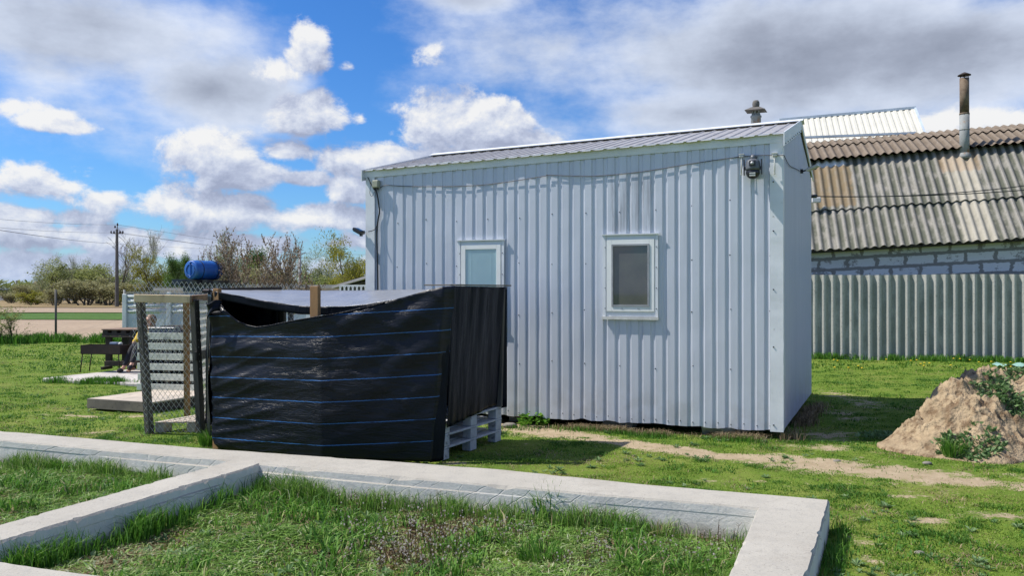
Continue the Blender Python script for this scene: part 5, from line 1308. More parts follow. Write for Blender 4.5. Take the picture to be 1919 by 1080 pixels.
for i in range(4): m.obox(pb0+UZ*(.02+i*.24)-NW*.122, pu2*wpl, UZ*.1, NW*.02)
m.build('back_slat', M['wood_dark'], pp)
m = MB(); m.obox(pb0+UZ*.02-NW*.05, pu2*wpl, UZ*.83, NW*.005); m.build('gap_shade_sheet', M['blackcloth'], pp)  # dark sheet added so the gaps between the slats look shaded
m = MB(); q = pb0+pu2*.03+UZ*.836-NW*.33; m.obox(q, pu2*.42, NW*.16, UZ*.10); m.obox(q-pu2*.01-NW*.01+UZ*.09, pu2*.44, NW*.18, UZ*.012)
tag(m.build('plastic_trough', [M['grey_plastic'], M['white_plastic']], None, .004), 'grey plastic trough on a shelf behind the top of the upright pale pallet', 'trough')
m = MB(); m.obox(pb0+UZ*.81-NW*.34, pu2*wpl, NW*.215, UZ*.024); m.build('shelf', M['wood_grey'], pp)
m = MB()
for (px, py, r0, sc) in ((322, 632, .13, (1.5, .8, .5)), (345, 629, .15, (1.2, .8, .6)), (365, 633, .10, (1.3, .8, .5))): m.ico(P(px, py, 12.55), r0, 0, 7, sc)
tag(m.build('black_bag', M['blackcloth']), 'black cloth bag heaped behind the right end of the upright pale pallet', 'bag')

# ================================================================== PATIO, TABLE, GRILL, PERSON
sA = G(78, 710, .04); sB = G(300, 722, .04); sD = sA+Vector((BV.x, BV.y, 0))*2.2; sC = sB+Vector((BV.x, BV.y, 0))*3.2
m = MB(); m.obox(Vector((sA.x, sA.y, -.1)), Vector((sB.x-sA.x, sB.y-sA.y, 0)), Vector((BV.x, BV.y, 0))*3.0, UZ*.15); o = m.build('patio_slab', M['slab'], None, .02); tag(o, kind='structure')
SZ = .05
tdp = 16.6
T0 = P(190, 617, tdp); tz_ = T0.z; T0 = Vector((T0.x, tdp, 0)); tu = Vector((.985, -.17, 0)).normalized(); tv_ = Vector((.17, .985, 0)).normalized()
tb_ = thing('picnic_table', T0+tu*.9, 'dark timber pallet table standing on the pale patio slab', 'table')
m = MB()
for i in range(6): m.obox(T0+tv_*.13*i+UZ*(tz_-.025), tu*1.5, tv_*.122, UZ*.025)
m.build('table_top', M['wood_top'], tb_, .003)
m = MB()
for i in range(4): m.obox(T0+tu*(.02+i*.2)+tv_*.01+UZ*(tz_-.14), tu*.11, tv_*.74, UZ*.112)
for s_ in (0, .70): m.obox(T0+tv_*s_+UZ*(tz_-.165), tu*1.5, tv_*.06, UZ*.024)
m.obox(T0+tv_*.012+UZ*(tz_-.13), tu*1.5, tv_*.02, UZ*.05); m.build('table_frame', M['wood_dark'], tb_, .003)
for s_ in (.10, .62, 1.35):
    for q_ in (.10, .62): m = MB(); m.bar(T0+tu*s_+tv_*q_+UZ*SZ, T0+tu*s_+tv_*q_+UZ*(tz_-.166), .11, .09); m.build('leg', M['wood_dark'], tb_, .004)
m = MB(); m.bar(T0+tu*.05+tv_*.05+UZ*(SZ+.10), T0+tu*1.3+tv_*.05+UZ*(SZ+.14), .06, .10); m.bar(T0+tu*.0+tv_*.05+UZ*.42, T0+tu*1.3+tv_*.05+UZ*.42, .06, .07); m.bar(T0+tu*.16+tv_*.08+UZ*(SZ+.03), T0+tu*.16+tv_*-.2+UZ*SZ+UZ*.03, .06, .06); m.build('crossbar', M['wood_dark'], tb_, .004)
# second dark pallet bench behind the person
bq = P(318, 611, 17.3); bn_ = thing('pallet_bench', Vector((bq.x, bq.y, SZ)), 'dark pallet bench behind the seated person', 'bench')
m = MB(); bz = bq.z; bu = tu
m.obox(Vector((bq.x-.2, bq.y, bz-.03)), bu*.7, tv_*.4, UZ*.03); m.obox(Vector((bq.x-.2, bq.y+.02, bz-.15)), bu*.7, tv_*.36, UZ*.03)
m.build('top_board', M['wood_dark'], bn_)
m = MB()
for s_ in (0, .28, .58): m.obox(Vector((bq.x-.19, bq.y+.02, bz-.12))+bu*s_, bu*.09, tv_*.34, UZ*.09)
for s_ in (0, .6): m.bar(Vector((bq.x-.15, bq.y+.1, SZ))+bu*s_, Vector((bq.x-.15, bq.y+.1, bz-.15))+bu*s_, .08, .08)
m.build('block', M['wood_dark'], bn_)
# grill
g0 = P(151, 652, 15.9); gx = Vector((.78, .02, 0)); gdir = tu
gr_ = thing('charcoal_grill', Vector((g0.x+.4, g0.y, SZ)), 'dark rusty charcoal grill on thin legs on the patio slab', 'grill')
gzt = g0.z+.05; gzb = CAMZ+(HY-664)/FPX*15.9
o_ = Vector((g0.x, 15.9, 0)); L_ = .82; Dp = .30; m = MB()
for (a, u_, v_) in ((o_, gdir*L_, tv_*.01), (o_+tv_*Dp, gdir*L_, tv_*.01), (o_, gdir*.01, tv_*Dp), (o_+gdir*L_, gdir*.01, tv_*(Dp+.01))): m.obox(a+UZ*gzb, u_, v_, UZ*(gzt-gzb))
m.obox(o_+UZ*(gzb+.005), gdir*L_, tv_*Dp, UZ*.01)
for i in range(9): m.obox(o_+gdir*(.05+i*.09)+UZ*(gzt-.002), gdir*.02, tv_*.008, UZ*(.012*(i % 2)+.004))
m.build('fire_box', M['rust'], gr_)
for (a, b) in ((.03, .02), (.79, .02), (.03, .28), (.79, .28)):
    m = MB(); p = o_+gdir*a+tv_*b; m.tube([p+UZ*gzb, p+UZ*SZ+(gdir*-.05 if a < .4 else gdir*.02)], .010, 6); m.build('leg', M['rust'], gr_)
# small things on table crossbar
q = P(215, 645, 16.4); m = MB(); m.cbox(q, tu*.16, tv_*.1, UZ*.07); m.ico(q+tu*.13, .045, 1, 5); tag(m.build('blue_tool', [M['bluewall'], M['white_plastic']], None, .01), 'small blue and white item lying beside the grill under the table', 'tool')

# person seated on a pallet seat, legs crossed, facing left
PD = 16.2
def pp3(px, py, d=PD): return P(px, py, d)
person = None
def skin(name, chains, m_, parent, label=None, sub=1, root=0):
    vs = []; es = []; rs = []
    def addp(p, r):
        for i, q in enumerate(vs):
            if (q-p).length < 1e-4: return i
        vs.append(p); rs.append(r); return len(vs)-1
    for ch in chains:
        pv_ = None
        for (p, r) in ch:
            i = addp(Vector(p), r)
            if pv_ is not None and i != pv_: es.append((pv_, i))
            pv_ = i
    me = bpy.data.meshes.new(name); off = wl(parent) if parent else Vector(vs[root])
    me.from_pydata([tuple(v-off) for v in vs], es, []); me.materials.append(m_)
    o = bpy.data.objects.new(name, me); COL.objects.link(o)
    if parent: o.parent = parent
    else: o.location = off
    sk = o.modifiers.new('skin', 'SKIN'); 
    me.skin_vertices if len(me.skin_vertices) else None
    for i, v in enumerate(me.skin_vertices[0].data): r = rs[i]; v.radius = (r if isinstance(r, tuple) else (r, r)); v.use_root = (i == root)
    sk.use_smooth_shade = True
    s_ = o.modifiers.new('sub', 'SUBSURF'); s_.levels = sub; s_.render_levels = sub+1
    return o
hip = pp3(298, 652, 16.35); chest = pp3(287, 628, 16.3); neck = pp3(283, 615, 16.25); head = pp3(280, 603, 16.2); crown = pp3(280, 593, 16.2)
shl = pp3(264, 622, 16.25); shr = pp3(307, 621, 16.3); ell = pp3(258, 636, 16.1); elr = pp3(316, 634, 16.3); hl = pp3(249, 645, 15.95); hr = pp3(300, 642, 16.0)
hpl = pp3(290, 655, 16.25); hpr = pp3(304, 655, 16.3); kl = pp3(251, 647, 15.95); kr = pp3(256, 650, 15.85); al = pp3(232, 690, 15.75); ar = pp3(247, 684, 15.6); tl_ = pp3(219, 697, 15.72); tr2 = pp3(240, 692, 15.5)
body = skin('person', [[(hip, .13), (chest, (.15, .11)), (neck, .052), (head, (.085, .095)), (crown, (.07, .08))], [(chest, (.15, .11)), (shl, .055), (ell, .042), (hl, .03)], [(chest, (.15, .11)), (shr, .055), (elr, .042), (hr, .03)],
            [(hip, .13), (hpl, .085), (kl, .062), (al, .036), (tl_, .03)], [(hip, .13), (hpr, .085), (kr, .062), (ar, .036), (tr2, .03)]], M['skin'], None)
tag(body, 'person in a yellow top and black leggings sitting with crossed legs behind the pale pallet', 'person')
m = MB()
for s_ in (-1, 1): m.ico(head+Vector((s_*.030-.02, -.082, .012)), .011, 0, 4)
m.build('eye', M['blackcloth'], body)
m = MB(); m.ico(head+Vector((-.02, -.095, -.012)), .016, 0, 5, (.8, 1, 1.5)); m.build('nose', M['skin'], body)
m = MB(); m.ico(head+Vector((-.02, -.086, -.045)), .02, 0, 4, (1.2, .4, .35)); m.build('mouth', M['shoe'], body)
skin('yellow_top', [[(hip+UZ*.05, .145), (chest, (.17, .13)), (neck-UZ*.04, .075)], [(chest, (.17, .13)), (shl, .07), (ell, .06), (ell.lerp(hl, .8), .05)], [(chest, (.17, .13)), (shr, .07), (elr, .06), (elr.lerp(hr, .8), .05)]], M['yellow'], body)
skin('black_leggings', [[(hip-UZ*.02, .14), (hpl, .095), (kl, .072), (al+UZ*.02, .043)], [(hip-UZ*.02, .14), (hpr, .095), (kr, .072), (ar+UZ*.02, .043)]], M['blackcloth'], body)
skin('black_vest', [[(chest+Vector((.10, -.06, .06)), .06), (chest+Vector((.12, -.08, -.08)), .07), (hip+Vector((.08, -.08, .05)), .07)]], M['blackcloth'], body)
skin('scarf', [[(neck+Vector((.03, -.02, -.02)), .05), (shr+Vector((-.04, .0, .04)), .05)]], M['greycloth'], body)
skin('shoe', [[(al-UZ*.02, .048), (al.lerp(tl_, .5)-UZ*.01, .048), (tl_, .042)]], M['blackcloth'], body)
skin('shoe', [[(ar-UZ*.02, .048), (ar.lerp(tr2, .5)-UZ*.01, .048), (tr2, .042)]], M['blackcloth'], body)
m = MB(); m.bar(ar-UZ*.055, tr2-UZ*.045, .075, .02); m.bar(ar-UZ*.10+Vector((.03, 0, 0)), ar-UZ*.05+Vector((.03, 0, 0)), .04, .04); m.build('shoe_sole', M['shoe'], body)
m = MB(); m.ico(head+Vector((.012, .052, .034)), .108, 0, 9, (.98, 1, 1.05)); 
for (dx, dy, dz, sz) in ((.07, -.01, -.07, .055), (.075, -.02, -.14, .045), (-.085, .01, -.06, .045), (.05, .05, -.12, .07), (-.06, .04, -.12, .06)): m.ico(head+Vector((dx, dy, dz)), sz, 0, 6, (.8, .8, 1.4))
m.build('hair', M['hair'], body)
m = MB(); o_ = Vector((hip.x-.25, hip.y-.05, SZ)); m.obox(o_, tu*.6, tv_*.4, UZ*(hip.z-.16-SZ)); sb_ = m.build('seat_box', M['wood_dark'], None, .01); tag(sb_, 'dark wooden seat under the seated person', 'seat')

# ================================================================== LEFT BACKGROUND STRUCTURES
# concrete panel fence with rolled top ribs
pf = thing('panel_fence', P(300, 600, 18.5)-UZ*P(300, 600, 18.5).z, 'pale grey precast concrete panel fence with rounded ribs along its top', 'fence')
fa_ = P(236, 548, 18.8); fb_ = P(940, 546, 17.0); fa_.z = 0; fb_.z = 0; pfu = (fb_-fa_).normalized(); L_ = (fb_-fa_).length; pfn = pfu.cross(UZ); pfn = pfn if pfn.y < 0 else -pfn
ZT = CAMZ+(HY-553)/FPX*18.6
nP = int(L_/1.12)
for i in range(nP+1):
    m = MB(); q = fa_+pfu*1.12*i; m.obox(q-pfu*.05-pfn*.06, pfu*.11, pfn*.13, UZ*(ZT+.06 if i else ZT+.02)); m.build('post', M['panelconc'], pf, .01)
    if i < nP:
        m = MB(); m.obox(q+pfu*.06-pfn*.02, pfu*1.0, pfn*.045, UZ*(ZT-.42))
        for k in range(4):
            zz = ZT-.40+k*.11; m.tube([q+pfu*.061+UZ*(zz+.045)+pfn*.0, q+pfu*1.059+UZ*(zz+.045)], .052, 10)
        for (u0_, u1_, z0_, z1_) in ((.12, .5, .75, .98), (.12, .5, .45, .70), (.56, .95, .75, .98), (.56, .95, .45, .70)): m.obox(q+pfu*(u0_+.04)+UZ*z0_+pfn*.025, pfu*(u1_-u0_), UZ*(z1_-z0_), pfn*.012)
        m.build('panel', M['panelconc'], pf)
m = MB(); m.obox(fa_+UZ*(ZT+.045)-pfn*.03, pfu*2.4, pfn*.08, UZ*.02); m.build('cap_rail', M['slab'], pf)
# decorative open top panels seen next to the shed
of = thing('openwork_fence', P(660, 600, 17.4)-UZ*P(660, 600, 17.4).z, 'concrete fence with a row of small arched openings left of the shed', 'fence')
oa = P(636, 548, 16.6); ob_ = P(720, 548, 16.2); oa.z = ob_.z = 0; ou = (ob_-oa).normalized(); oz0 = CAMZ+(HY-549)/FPX*16.5; oz1 = CAMZ+(HY-537)/FPX*16.5
m = MB(); L_ = (ob_-oa).length; m.obox(oa, ou*L_, Vector((0, .06, 0)), UZ*oz0); m.obox(oa+UZ*oz1, ou*L_, Vector((0, .06, 0)), UZ*.03)
k = 0
while k*.098 < L_: 
    q = oa+ou*k*.098+UZ*oz0; m.obox(q, ou*.035, Vector((0, .05, 0)), UZ*(oz1-oz0)); m.obox(q-ou*.012+UZ*(oz1-oz0-.02), ou*.06, Vector((0, .05, 0)), UZ*.02); k += 1
m.build('arched_panel', M['panelconc'], of)
# roof edge of a far outbuilding beside the shed, and white roofs
def prism_house(name, label, cat, cx, cy, w, dep, hw, hr, mw, mr, rot=0., ridge='x', windows=(), over=.3, group=None):
    t = thing(name, (cx, cy, 0), label, cat, group); c, s_ = math.cos(rot), math.sin(rot)
    def q(x, y, z): return Vector((cx+x*c-y*s_, cy+x*s_+y*c, z))
    m = MB(); V = [q(-w/2, -dep/2, 0), q(w/2, -dep/2, 0), q(w/2, dep/2, 0), q(-w/2, dep/2, 0)]; V += [v+UZ*hw for v in V]
    V += ([q(-w/2, 0, hw+hr-.02), q(w/2, 0, hw+hr-.02)] if ridge == 'x' else [q(0, -dep/2, hw+hr-.02), q(0, dep/2, hw+hr-.02)])
    Fw = [(0, 1, 5, 4), (1, 2, 6, 5), (2, 3, 7, 6), (3, 0, 4, 7)]+([(4, 7, 8), (5, 6, 9)] if ridge == 'x' else [(4, 5, 8), (7, 6, 9)])
    m.add(V, Fw); m.build('wall', mw, t)
    m = MB()
    for sg_ in (-1, 1):
        if ridge == 'x': a = q(-w/2-over, sg_*(dep/2+over), hw-over*hr/(dep/2)); b = q(w/2+over, sg_*(dep/2+over), hw-over*hr/(dep/2)); r1 = q(-w/2-over, 0, hw+hr)
        else: a = q(sg_*(w/2+over), -dep/2-over, hw-over*hr/(w/2)); b = q(sg_*(w/2+over), dep/2+over, hw-over*hr/(w/2)); r1 = q(0, -dep/2-over, hw+hr)
        m.obox(a, b-a, r1-a, UZ*.08)
    m.build('roof', mr, t)
    for (x0, z0, ww, wh) in windows:
        m = MB(); m.obox(q(x0, -dep/2-.03, z0), q(x0+ww, -dep/2-.03, z0)-q(x0, -dep/2-.03, z0), UZ*wh, q(0, .02, 0)-q(0, 0, 0)); m.build('window', M['lens'], t)
    return t
p = P(110, 560, 150); prism_house('cottage', 'small far cottage with a faded red roof among the trees at left', 'house', p.x, 150, 8, 6, 1.3, 2.0, M['whitewall'], M['redroof'], windows=((-2, .5, .8, .7), (1, .5, .8, .7)), ridge='x', over=.2)
p = P(160, 540, 170); prism_house('farmhouse', 'far farmhouse with a brown pitched roof behind the left trees', 'house', p.x, 165, 8, 9, 3.4, 2.6, M['brownroof'], M['brownroof'], ridge='y', windows=((-1, 1.2, .9, 1.1),))
m = MB(); a = P(-40, 560, 180); a.z = 0; b = P(40, 560, 175); b.z = 0; m.obox(a, b-a, Vector((0, 4, 0)), UZ*1.9); m.obox(a+Vector((0, -.3, 1.9)), b-a, Vector((0, 4.6, 0)), UZ*.3)
tag(m.build('long_barn', M['bluewall']), 'long low blue-grey barn on the horizon at the far left edge', 'barn')
m = MB(); a = P(-40, 560, 130); a.z = 0; b = P(140, 560, 128); b.z = 0; m.obox(a, b-a, Vector((0, .2, 0)), UZ*.75); tag(m.build('low_white_wall', M['whitewall']), 'low white wall along the far side of the field', 'wall')
for (x0, y0_, x1, d, lb) in ((300, 540, 470, 34, 0), (455, 534, 630, 30, 1)):
    a = P(x0, y0_, d); b = P(x1, y0_, d); t = thing('white_outbuilding', Vector(((a.x+b.x)/2, d, 0)), ('long white-roofed outbuilding behind the concrete panel fence', 'low white outbuilding behind the flowering bushes')[lb], 'outbuilding')
    m = MB(); m.obox(Vector((a.x, d, 0)), Vector((b.x-a.x, 0, 0)), Vector((0, 4, 0)), UZ*(a.z-.12)); m.build('wall', M['whitewall'], t)
    m = MB(); m.obox(Vector((a.x-.2, d-.2, a.z-.12)), Vector((b.x-a.x+.4, 0, 0)), Vector((0, 4.4, .0)), UZ*.12); m.build('roof', M['bright'], t)
a = P(622, 541, 19.5); b = P(720, 512, 19.0); t = thing('lean_to', Vector((b.x, 19.5, 0)), 'small lean-to with a pale sloping roof edge behind the left corner of the shed', 'lean-to')
m = MB(); m.obox(a, b-a, Vector((0, 2.4, 0)), UZ*.06); m.build('roof', M['slab'], t)
m = MB(); V = [Vector((a.x+.15, 19.6, 0)), Vector((b.x, 19.6, 0)), Vector((b.x, 19.6, b.z-.02)), Vector((a.x+.15, 19.6, a.z+.0))]; m.add(V+[v+Vector((0, 2, 0)) for v in V], [(0, 1, 2, 3), (4, 7, 6, 5), (0, 3, 7, 4), (1, 5, 6, 2), (2, 6, 7, 3)]); m.build('wall', M['wood_old'], t)
# shower stand with the barrel
sd = 21.5; q = P(374, 524, sd)
st_ = thing('shower_cabin', Vector((q.x, sd, 0)), 'dark grey outdoor shower cabin carrying the blue barrel', 'cabin')
x0 = P(336, 524, sd).x; x1 = P(412, 524, sd).x
m = MB(); m.obox(Vector((x0+.1, sd, 0)), Vector((x1-x0-.1, 0, 0)), Vector((0, 1, 0)), UZ*1.72); m.build('wall', M['shower'], st_)
m = MB(); m.obox(Vector((x0-.15, sd-.1, 1.76)), Vector((.55, 0, 0)), Vector((0, 1.2, 0)), UZ*.15); m.build('side_beam', M['shower'], st_)
m = MB()
for i in range(4): m.obox(Vector((x0+.1+i*.27, sd-.12, 1.80)), Vector((.12, 0, 0)), Vector((0, 1.25, 0)), UZ*.08)
m.obox(Vector((x0+.05, sd-.1, 1.72)), Vector((x1-x0+.3, 0, 0)), Vector((0, .1, 0)), UZ*.075); m.obox(Vector((x0+.05, sd+.9, 1.72)), Vector((x1-x0+.3, 0, 0)), Vector((0, .1, 0)), UZ*.075); m.build('platform_board', M['wood_grey'], st_)
bc = P(357, 506, sd-.1); bax = Vector((.47, .88, 0)).normalized(); Rb = .245; brl = thing('barrel', Vector((bc.x+.4, bc.y+.2, bc.z-Rb)), 'blue plastic barrel lying on its side on top of the shower cabin', 'barrel')
m = MB(); m.tube([bc+bax*x for x in (0, .01, .05, .2, .26, .28, .30, .33, .55, .60, .62, .64, .68, .82, .86, .87)], [Rb*.9, Rb*.97, Rb, Rb*1.02, Rb*1.02, Rb*1.05, Rb*1.05, Rb*1.02, Rb*1.02, Rb*1.02, Rb*1.05, Rb*1.05, Rb*1.02, Rb, Rb*.96, Rb*.9], 32); m.build('body', M['barrel'], brl)
m = MB(); pts = []
for k in range(25): th = k*2*math.pi/24; sd2 = bax.cross(UZ); pts.append(bc-bax*.006+(sd2*math.cos(th)+UZ*math.sin(th))*Rb*.62)
m.tube(pts, .010, 5); m.bar(bc-bax*.01-UZ*Rb*.58, bc-bax*.01+UZ*Rb*.58, .03, .02, bax); m.tube([bc-bax*.02+UZ*Rb*.76, bc+UZ*Rb*.76], .028, 10); m.tube([bc-bax*.02-UZ*Rb*.76, bc-UZ*Rb*.76], .028, 10); m.build('lid', M['barrel'], brl)
m = MB()
for x in (.22, .70):
    pts = []
    for k in range(25): th = k*2*math.pi/24; pts.append(bc+bax*x+(sd2*math.cos(th)+UZ*math.sin(th))*Rb*1.05)
    m.tube(pts, .008, 5)
m.build('strap', M['cable'], brl)

# utility poles and wires
pd_ = 78.; pb_ = P(219, 578, pd_); pz = P(219, 430, pd_).z
up = thing('utility_pole', Vector((pb_.x, pd_, 0)), 'tall dark concrete power pole with insulators before the distant trees', 'pole')
m = MB(); m.tube([Vector((pb_.x, pd_, 0)), Vector((pb_.x, pd_, pz))], [.20, .12], 8, sm=False); m.build('shaft', M['polec'], up)
m = MB(); m.tube([Vector((pb_.x, pd_, pz-.1)), Vector((pb_.x+.05, pd_, pz+.45))], .04, 6)
for (dx, dz) in ((-.28, -.25), (.28, -.25), (-.55, -.25), (.55, -.25)): m.bar(Vector((pb_.x, pd_, pz-.42)), Vector((pb_.x+dx, pd_, pz+dz-.12)), .05, .05)
m.build('crossarm', M['polec'], up)
for (dx, dz) in ((-.28, -.25), (.28, -.25), (-.55, -.25), (.55, -.25), (.05, .48), (-.18, .25)):
    m = MB(); m.lathe(Vector((pb_.x+dx, pd_, pz+dz-.12)), [(.05, 0), (.09, .05), (.09, .1), (.05, .16), (.07, .2), (.03, .24)], 8); m.build('insulator', M['insul'], up)
m = MB()
for (ax, ay, bx_, by_, d1) in ((-30, 408.5, 219, 421, 45.), (-30, 424.5, 214, 436, 45.), (-30, 427, 224, 457, 30.), (219, 421, 700, 492, 120.), (224, 436, 700, 500, 120.), (214, 436, 700, 498, 125.), (224, 457, 700, 478, 60.)):
    dA, dB = (d1, pd_) if ax < 0 else (pd_, d1)
    p_ = P(ax, ay, dA); q_ = P(bx_, by_, dB); pts, _ = sagline(p_, q_, .12, 0); m.tube(pts, .008 if dA > 40 and dB < 100 else .011, 4)
tag(m.build('power_line', M['cablegrey']), 'thin power lines strung across the sky from the pole', 'power line')
p = P(562, 560, 45); t_ = P(562, 470, 45)
m = MB(); m.tube([Vector((p.x, 45, 0)), t_], [.09, .07], 8)
m.bar(t_+Vector((-.1, 0, -.3)), t_+Vector((.3, 0, -.1)), .05, .05); tag(m.build('utility_pole', M['polel']), 'pale slim pole rising behind the flowering bushes', 'pole')
for (px, ty, d, lb) in ((31, 526, 150, 'small dark pole beyond the left edge of the field'), (38, 531, 160, 'thin dark pole next to the small dark one at far left')):
    p = P(px, 560, d); m = MB(); m.tube([Vector((p.x, d, 0)), P(px, ty, d)], .13, 6); tag(m.build('utility_pole', M['polec']), lb, 'pole')
p = G(105, 641); m = MB(); m.tube([p, P(104.5, 543, p.y)], .035, 8); tag(m.build('fence_post', M['polec']), 'lone thin grey fence post at the near edge of the ploughed field', 'post')
p = P(233, 640, 19.4); m = MB(); m.tube([Vector((p.x, 19.4, 0)), P(233, 543, 19.4)], .025, 8); tag(m.build('fence_post', M['polel']), 'thin pale metal post against the left end of the panel fence', 'post')

# ================================================================== TREES
def gen_tree(name, seed, h, spread, levels, nchild, leaf, nleaf, leafm, barkm, updir=.5, trunk_r=.12, crown_lo=.25, droop=0., twig=1., nrad=3, stems_=1, lpos=.25):
    """one tree at the origin, returns (root, ) with trunk + crown children; branches and leaves are real meshes"""
    rg = random.Random(seed); t = thing(name, (0, 0, 0), 'x', 'tree'); mb = MB(); tips = []
    def branch(p, d, L, r, lv):
        n_ = 5 if lv < 2 else 3; pts = [p]; rs = [r]; q = p.copy(); dd = d.copy()
        for i in range(n_):
            dd = (dd+Vector((rg.gauss(0, .16), rg.gauss(0, .16), rg.gauss(0, .1)+updir*.12-droop*lv*.12))).normalized(); q = q+dd*L/n_; pts.append(q.copy()); rs.append(max(r*(1-.75*(i+1)/n_), .004*h/5*twig))
        mb.tube(pts, rs, 6 if lv == 0 else nrad, 0, False)
        if lv >= levels: tips.append((pts, L)); return
        if lv == levels-1: tips.append((pts, L))
        k = nchild[lv]
        for c in range(k):
            f_ = (crown_lo if lv == 0 else .2)+(1-(crown_lo if lv == 0 else .2))*(c+rg.random()*.8)/k; f_ = min(f_, .98); i = min(int(f_*n_), n_-1); o = pts[i].lerp(pts[i+1], f_*n_-i)
            az_ = rg.uniform(0, 6.283); side = Vector((math.cos(az_), math.sin(az_), 0)); base_d = (pts[i+1]-pts[i]).normalized()
            nd_ = (base_d*rg.uniform(.5, .9)+side*spread*rg.uniform(.6, 1.2)+UZ*updir*rg.uniform(.2, .7)).normalized()
            branch(o, nd_, L*rg.uniform(.42, .68)*(1-.35*f_ if lv == 0 else 1), rs[i]*.55, lv+1)
    for s_ in range(stems_):
        d0 = Vector((rg.gauss(0, .28), rg.gauss(0, .28), 1)).normalized() if stems_ > 1 else Vector((rg.gauss(0, .05), 0, 1)).normalized()
        branch(Vector((rg.gauss(0, .1*(stems_ > 1)), rg.gauss(0, .1*(stems_ > 1)), 0)), d0, h*(.8 if stems_ == 1 else rg.uniform(.55, .8)), trunk_r, 0)
    mb.build('trunk', barkm, t)
    if nleaf and tips:
        n_ = nleaf; ca = np.zeros((n_*4, 3)); rr = np.zeros(n_*4); F = []
        for i in range(n_):
            pts, L = tips[rg.randrange(len(tips))]; f_ = rg.uniform(.15, 1.)*(len(pts)-1); j = min(int(f_), len(pts)-2); c = pts[j].lerp(pts[j+1], f_-j)
            c = c+Vector((rg.gauss(0, 1), rg.gauss(0, 1), rg.gauss(0, 1)-droop*1.2*abs(rg.gauss(0, 1))))*lpos*L
            a = Vector((rg.gauss(0, 1), rg.gauss(0, 1), rg.gauss(0, .6)-droop*1.5)).normalized(); b = a.cross(Vector((rg.gauss(0, 1), rg.gauss(0, 1), rg.gauss(0, 1)))).normalized()
            sz = leaf*rg.uniform(.5, 1.4); w_ = sz*(.5 if droop < .5 else .3)
            ca[i*4:i*4+4] = [tuple(c-a*sz), tuple(c+b*w_), tuple(c+a*sz), tuple(c-b*w_)]; v = rg.random()*.75+.25*rg.random(); rr[i*4:i*4+4] = v; F.append((i*4, i*4+1, i*4+2, i*4+3))
        newmesh('crown', ca, F, leafm, t, attr={'r': rr})
    return t
rz_ = 0
protos = {
 'bare': gen_tree('bare_tree', 3, 8, .75, 3, (9, 5, 4), .05, 0, None, M['bark2'], .5, .17, .18, nrad=3, twig=2.6),
 'sparse': gen_tree('sparse_tree', 5, 9, .45, 3, (12, 5, 4), .06, 2600, M['palegreen'], M['bark2'], .7, .12, .35, twig=1.8, lpos=.3),
 'willow': gen_tree('willow_tree', 8, 8, 1.05, 3, (8, 6, 4), .11, 12000, M['willow'], M['bark'], .35, .14, .12, droop=.5, stems_=3, lpos=.30),
 'green': gen_tree('green_tree', 11, 7, .8, 3, (10, 6, 4), .09, 11000, M['green'], M['bark'], .6, .15, .12, lpos=.36),
 'olive': gen_tree('bushy_tree', 14, 6, .7, 3, (9, 6, 4), .085, 7500, M['olive'], M['bark'], .5, .12, .08, stems_=3, lpos=.34),
 'pale': gen_tree('pale_tree', 17, 8, .8, 3, (9, 6, 4), .08, 9000, M['palegreen'], M['bark2'], .6, .10, .12, stems_=3, lpos=.34),
 'brush': gen_tree('brown_bush', 20, 4, .7, 3, (7, 5, 4), .07, 4500, M['brownleaf'], M['bark2'], .6, .06, .05, stems_=5, lpos=.32),
 'yellowbush': gen_tree('yellow_bush', 23, 4, .8, 3, (8, 5, 3), .10, 5200, M['willow'], M['bark'], .4, .08, .05, stems_=4, lpos=.4),
 'blossom': gen_tree('budding_bush', 26, 2.7, .62, 3, (7, 4, 3), .026, 6500, M['bud'], M['bark2'], .75, .035, .12, stems_=4, nrad=3, twig=2.2, lpos=.05),
 'leftbush': gen_tree('brown_shrub', 29, 1.7, .8, 3, (7, 5, 3), .030, 1500, M['olive'], M['bark'], .5, .028, .08, stems_=4, lpos=.2),
}
PH = {}
for k, o in protos.items():
    top = 0; wid = 0
    cr_ = [c for c in o.children if c.name.startswith('crown')] or list(o.children)
    for c in cr_:
        co = np.zeros(len(c.data.vertices)*3); c.data.vertices.foreach_get('co', co); co = co.reshape(-1, 3); top = max(top, np.percentile(co[:, 2], 99.0)); wid = max(wid, np.percentile(np.abs(co[:, 0]), 93))
    PH[k] = (top, wid)
used = set()
def place(kind, px, ytop, d, halfw, label, group, rz=None):
    """px column, top row, distance and half width in photograph pixels give the real height and spread"""
    p = P(px, ytop, d); src = protos[kind]
    o = src if kind not in used else copy_tree(src); used.add(kind)
    o.location = (p.x, d, -.05); sz = p.z/PH[kind][0]; sx = (halfw*d/FPX)/PH[kind][1]
    sx = min(max(sx, sz*.75), sz*2.2); o.scale = (sx, sx, sz); o.rotation_euler = (0, 0, random.uniform(0, 6.28) if rz is None else rz)
    tag(o, label, 'bush' if 'bush' in o.name or 'shrub' in o.name else 'tree', group); return o
TG = 'trees beyond the ploughed field'
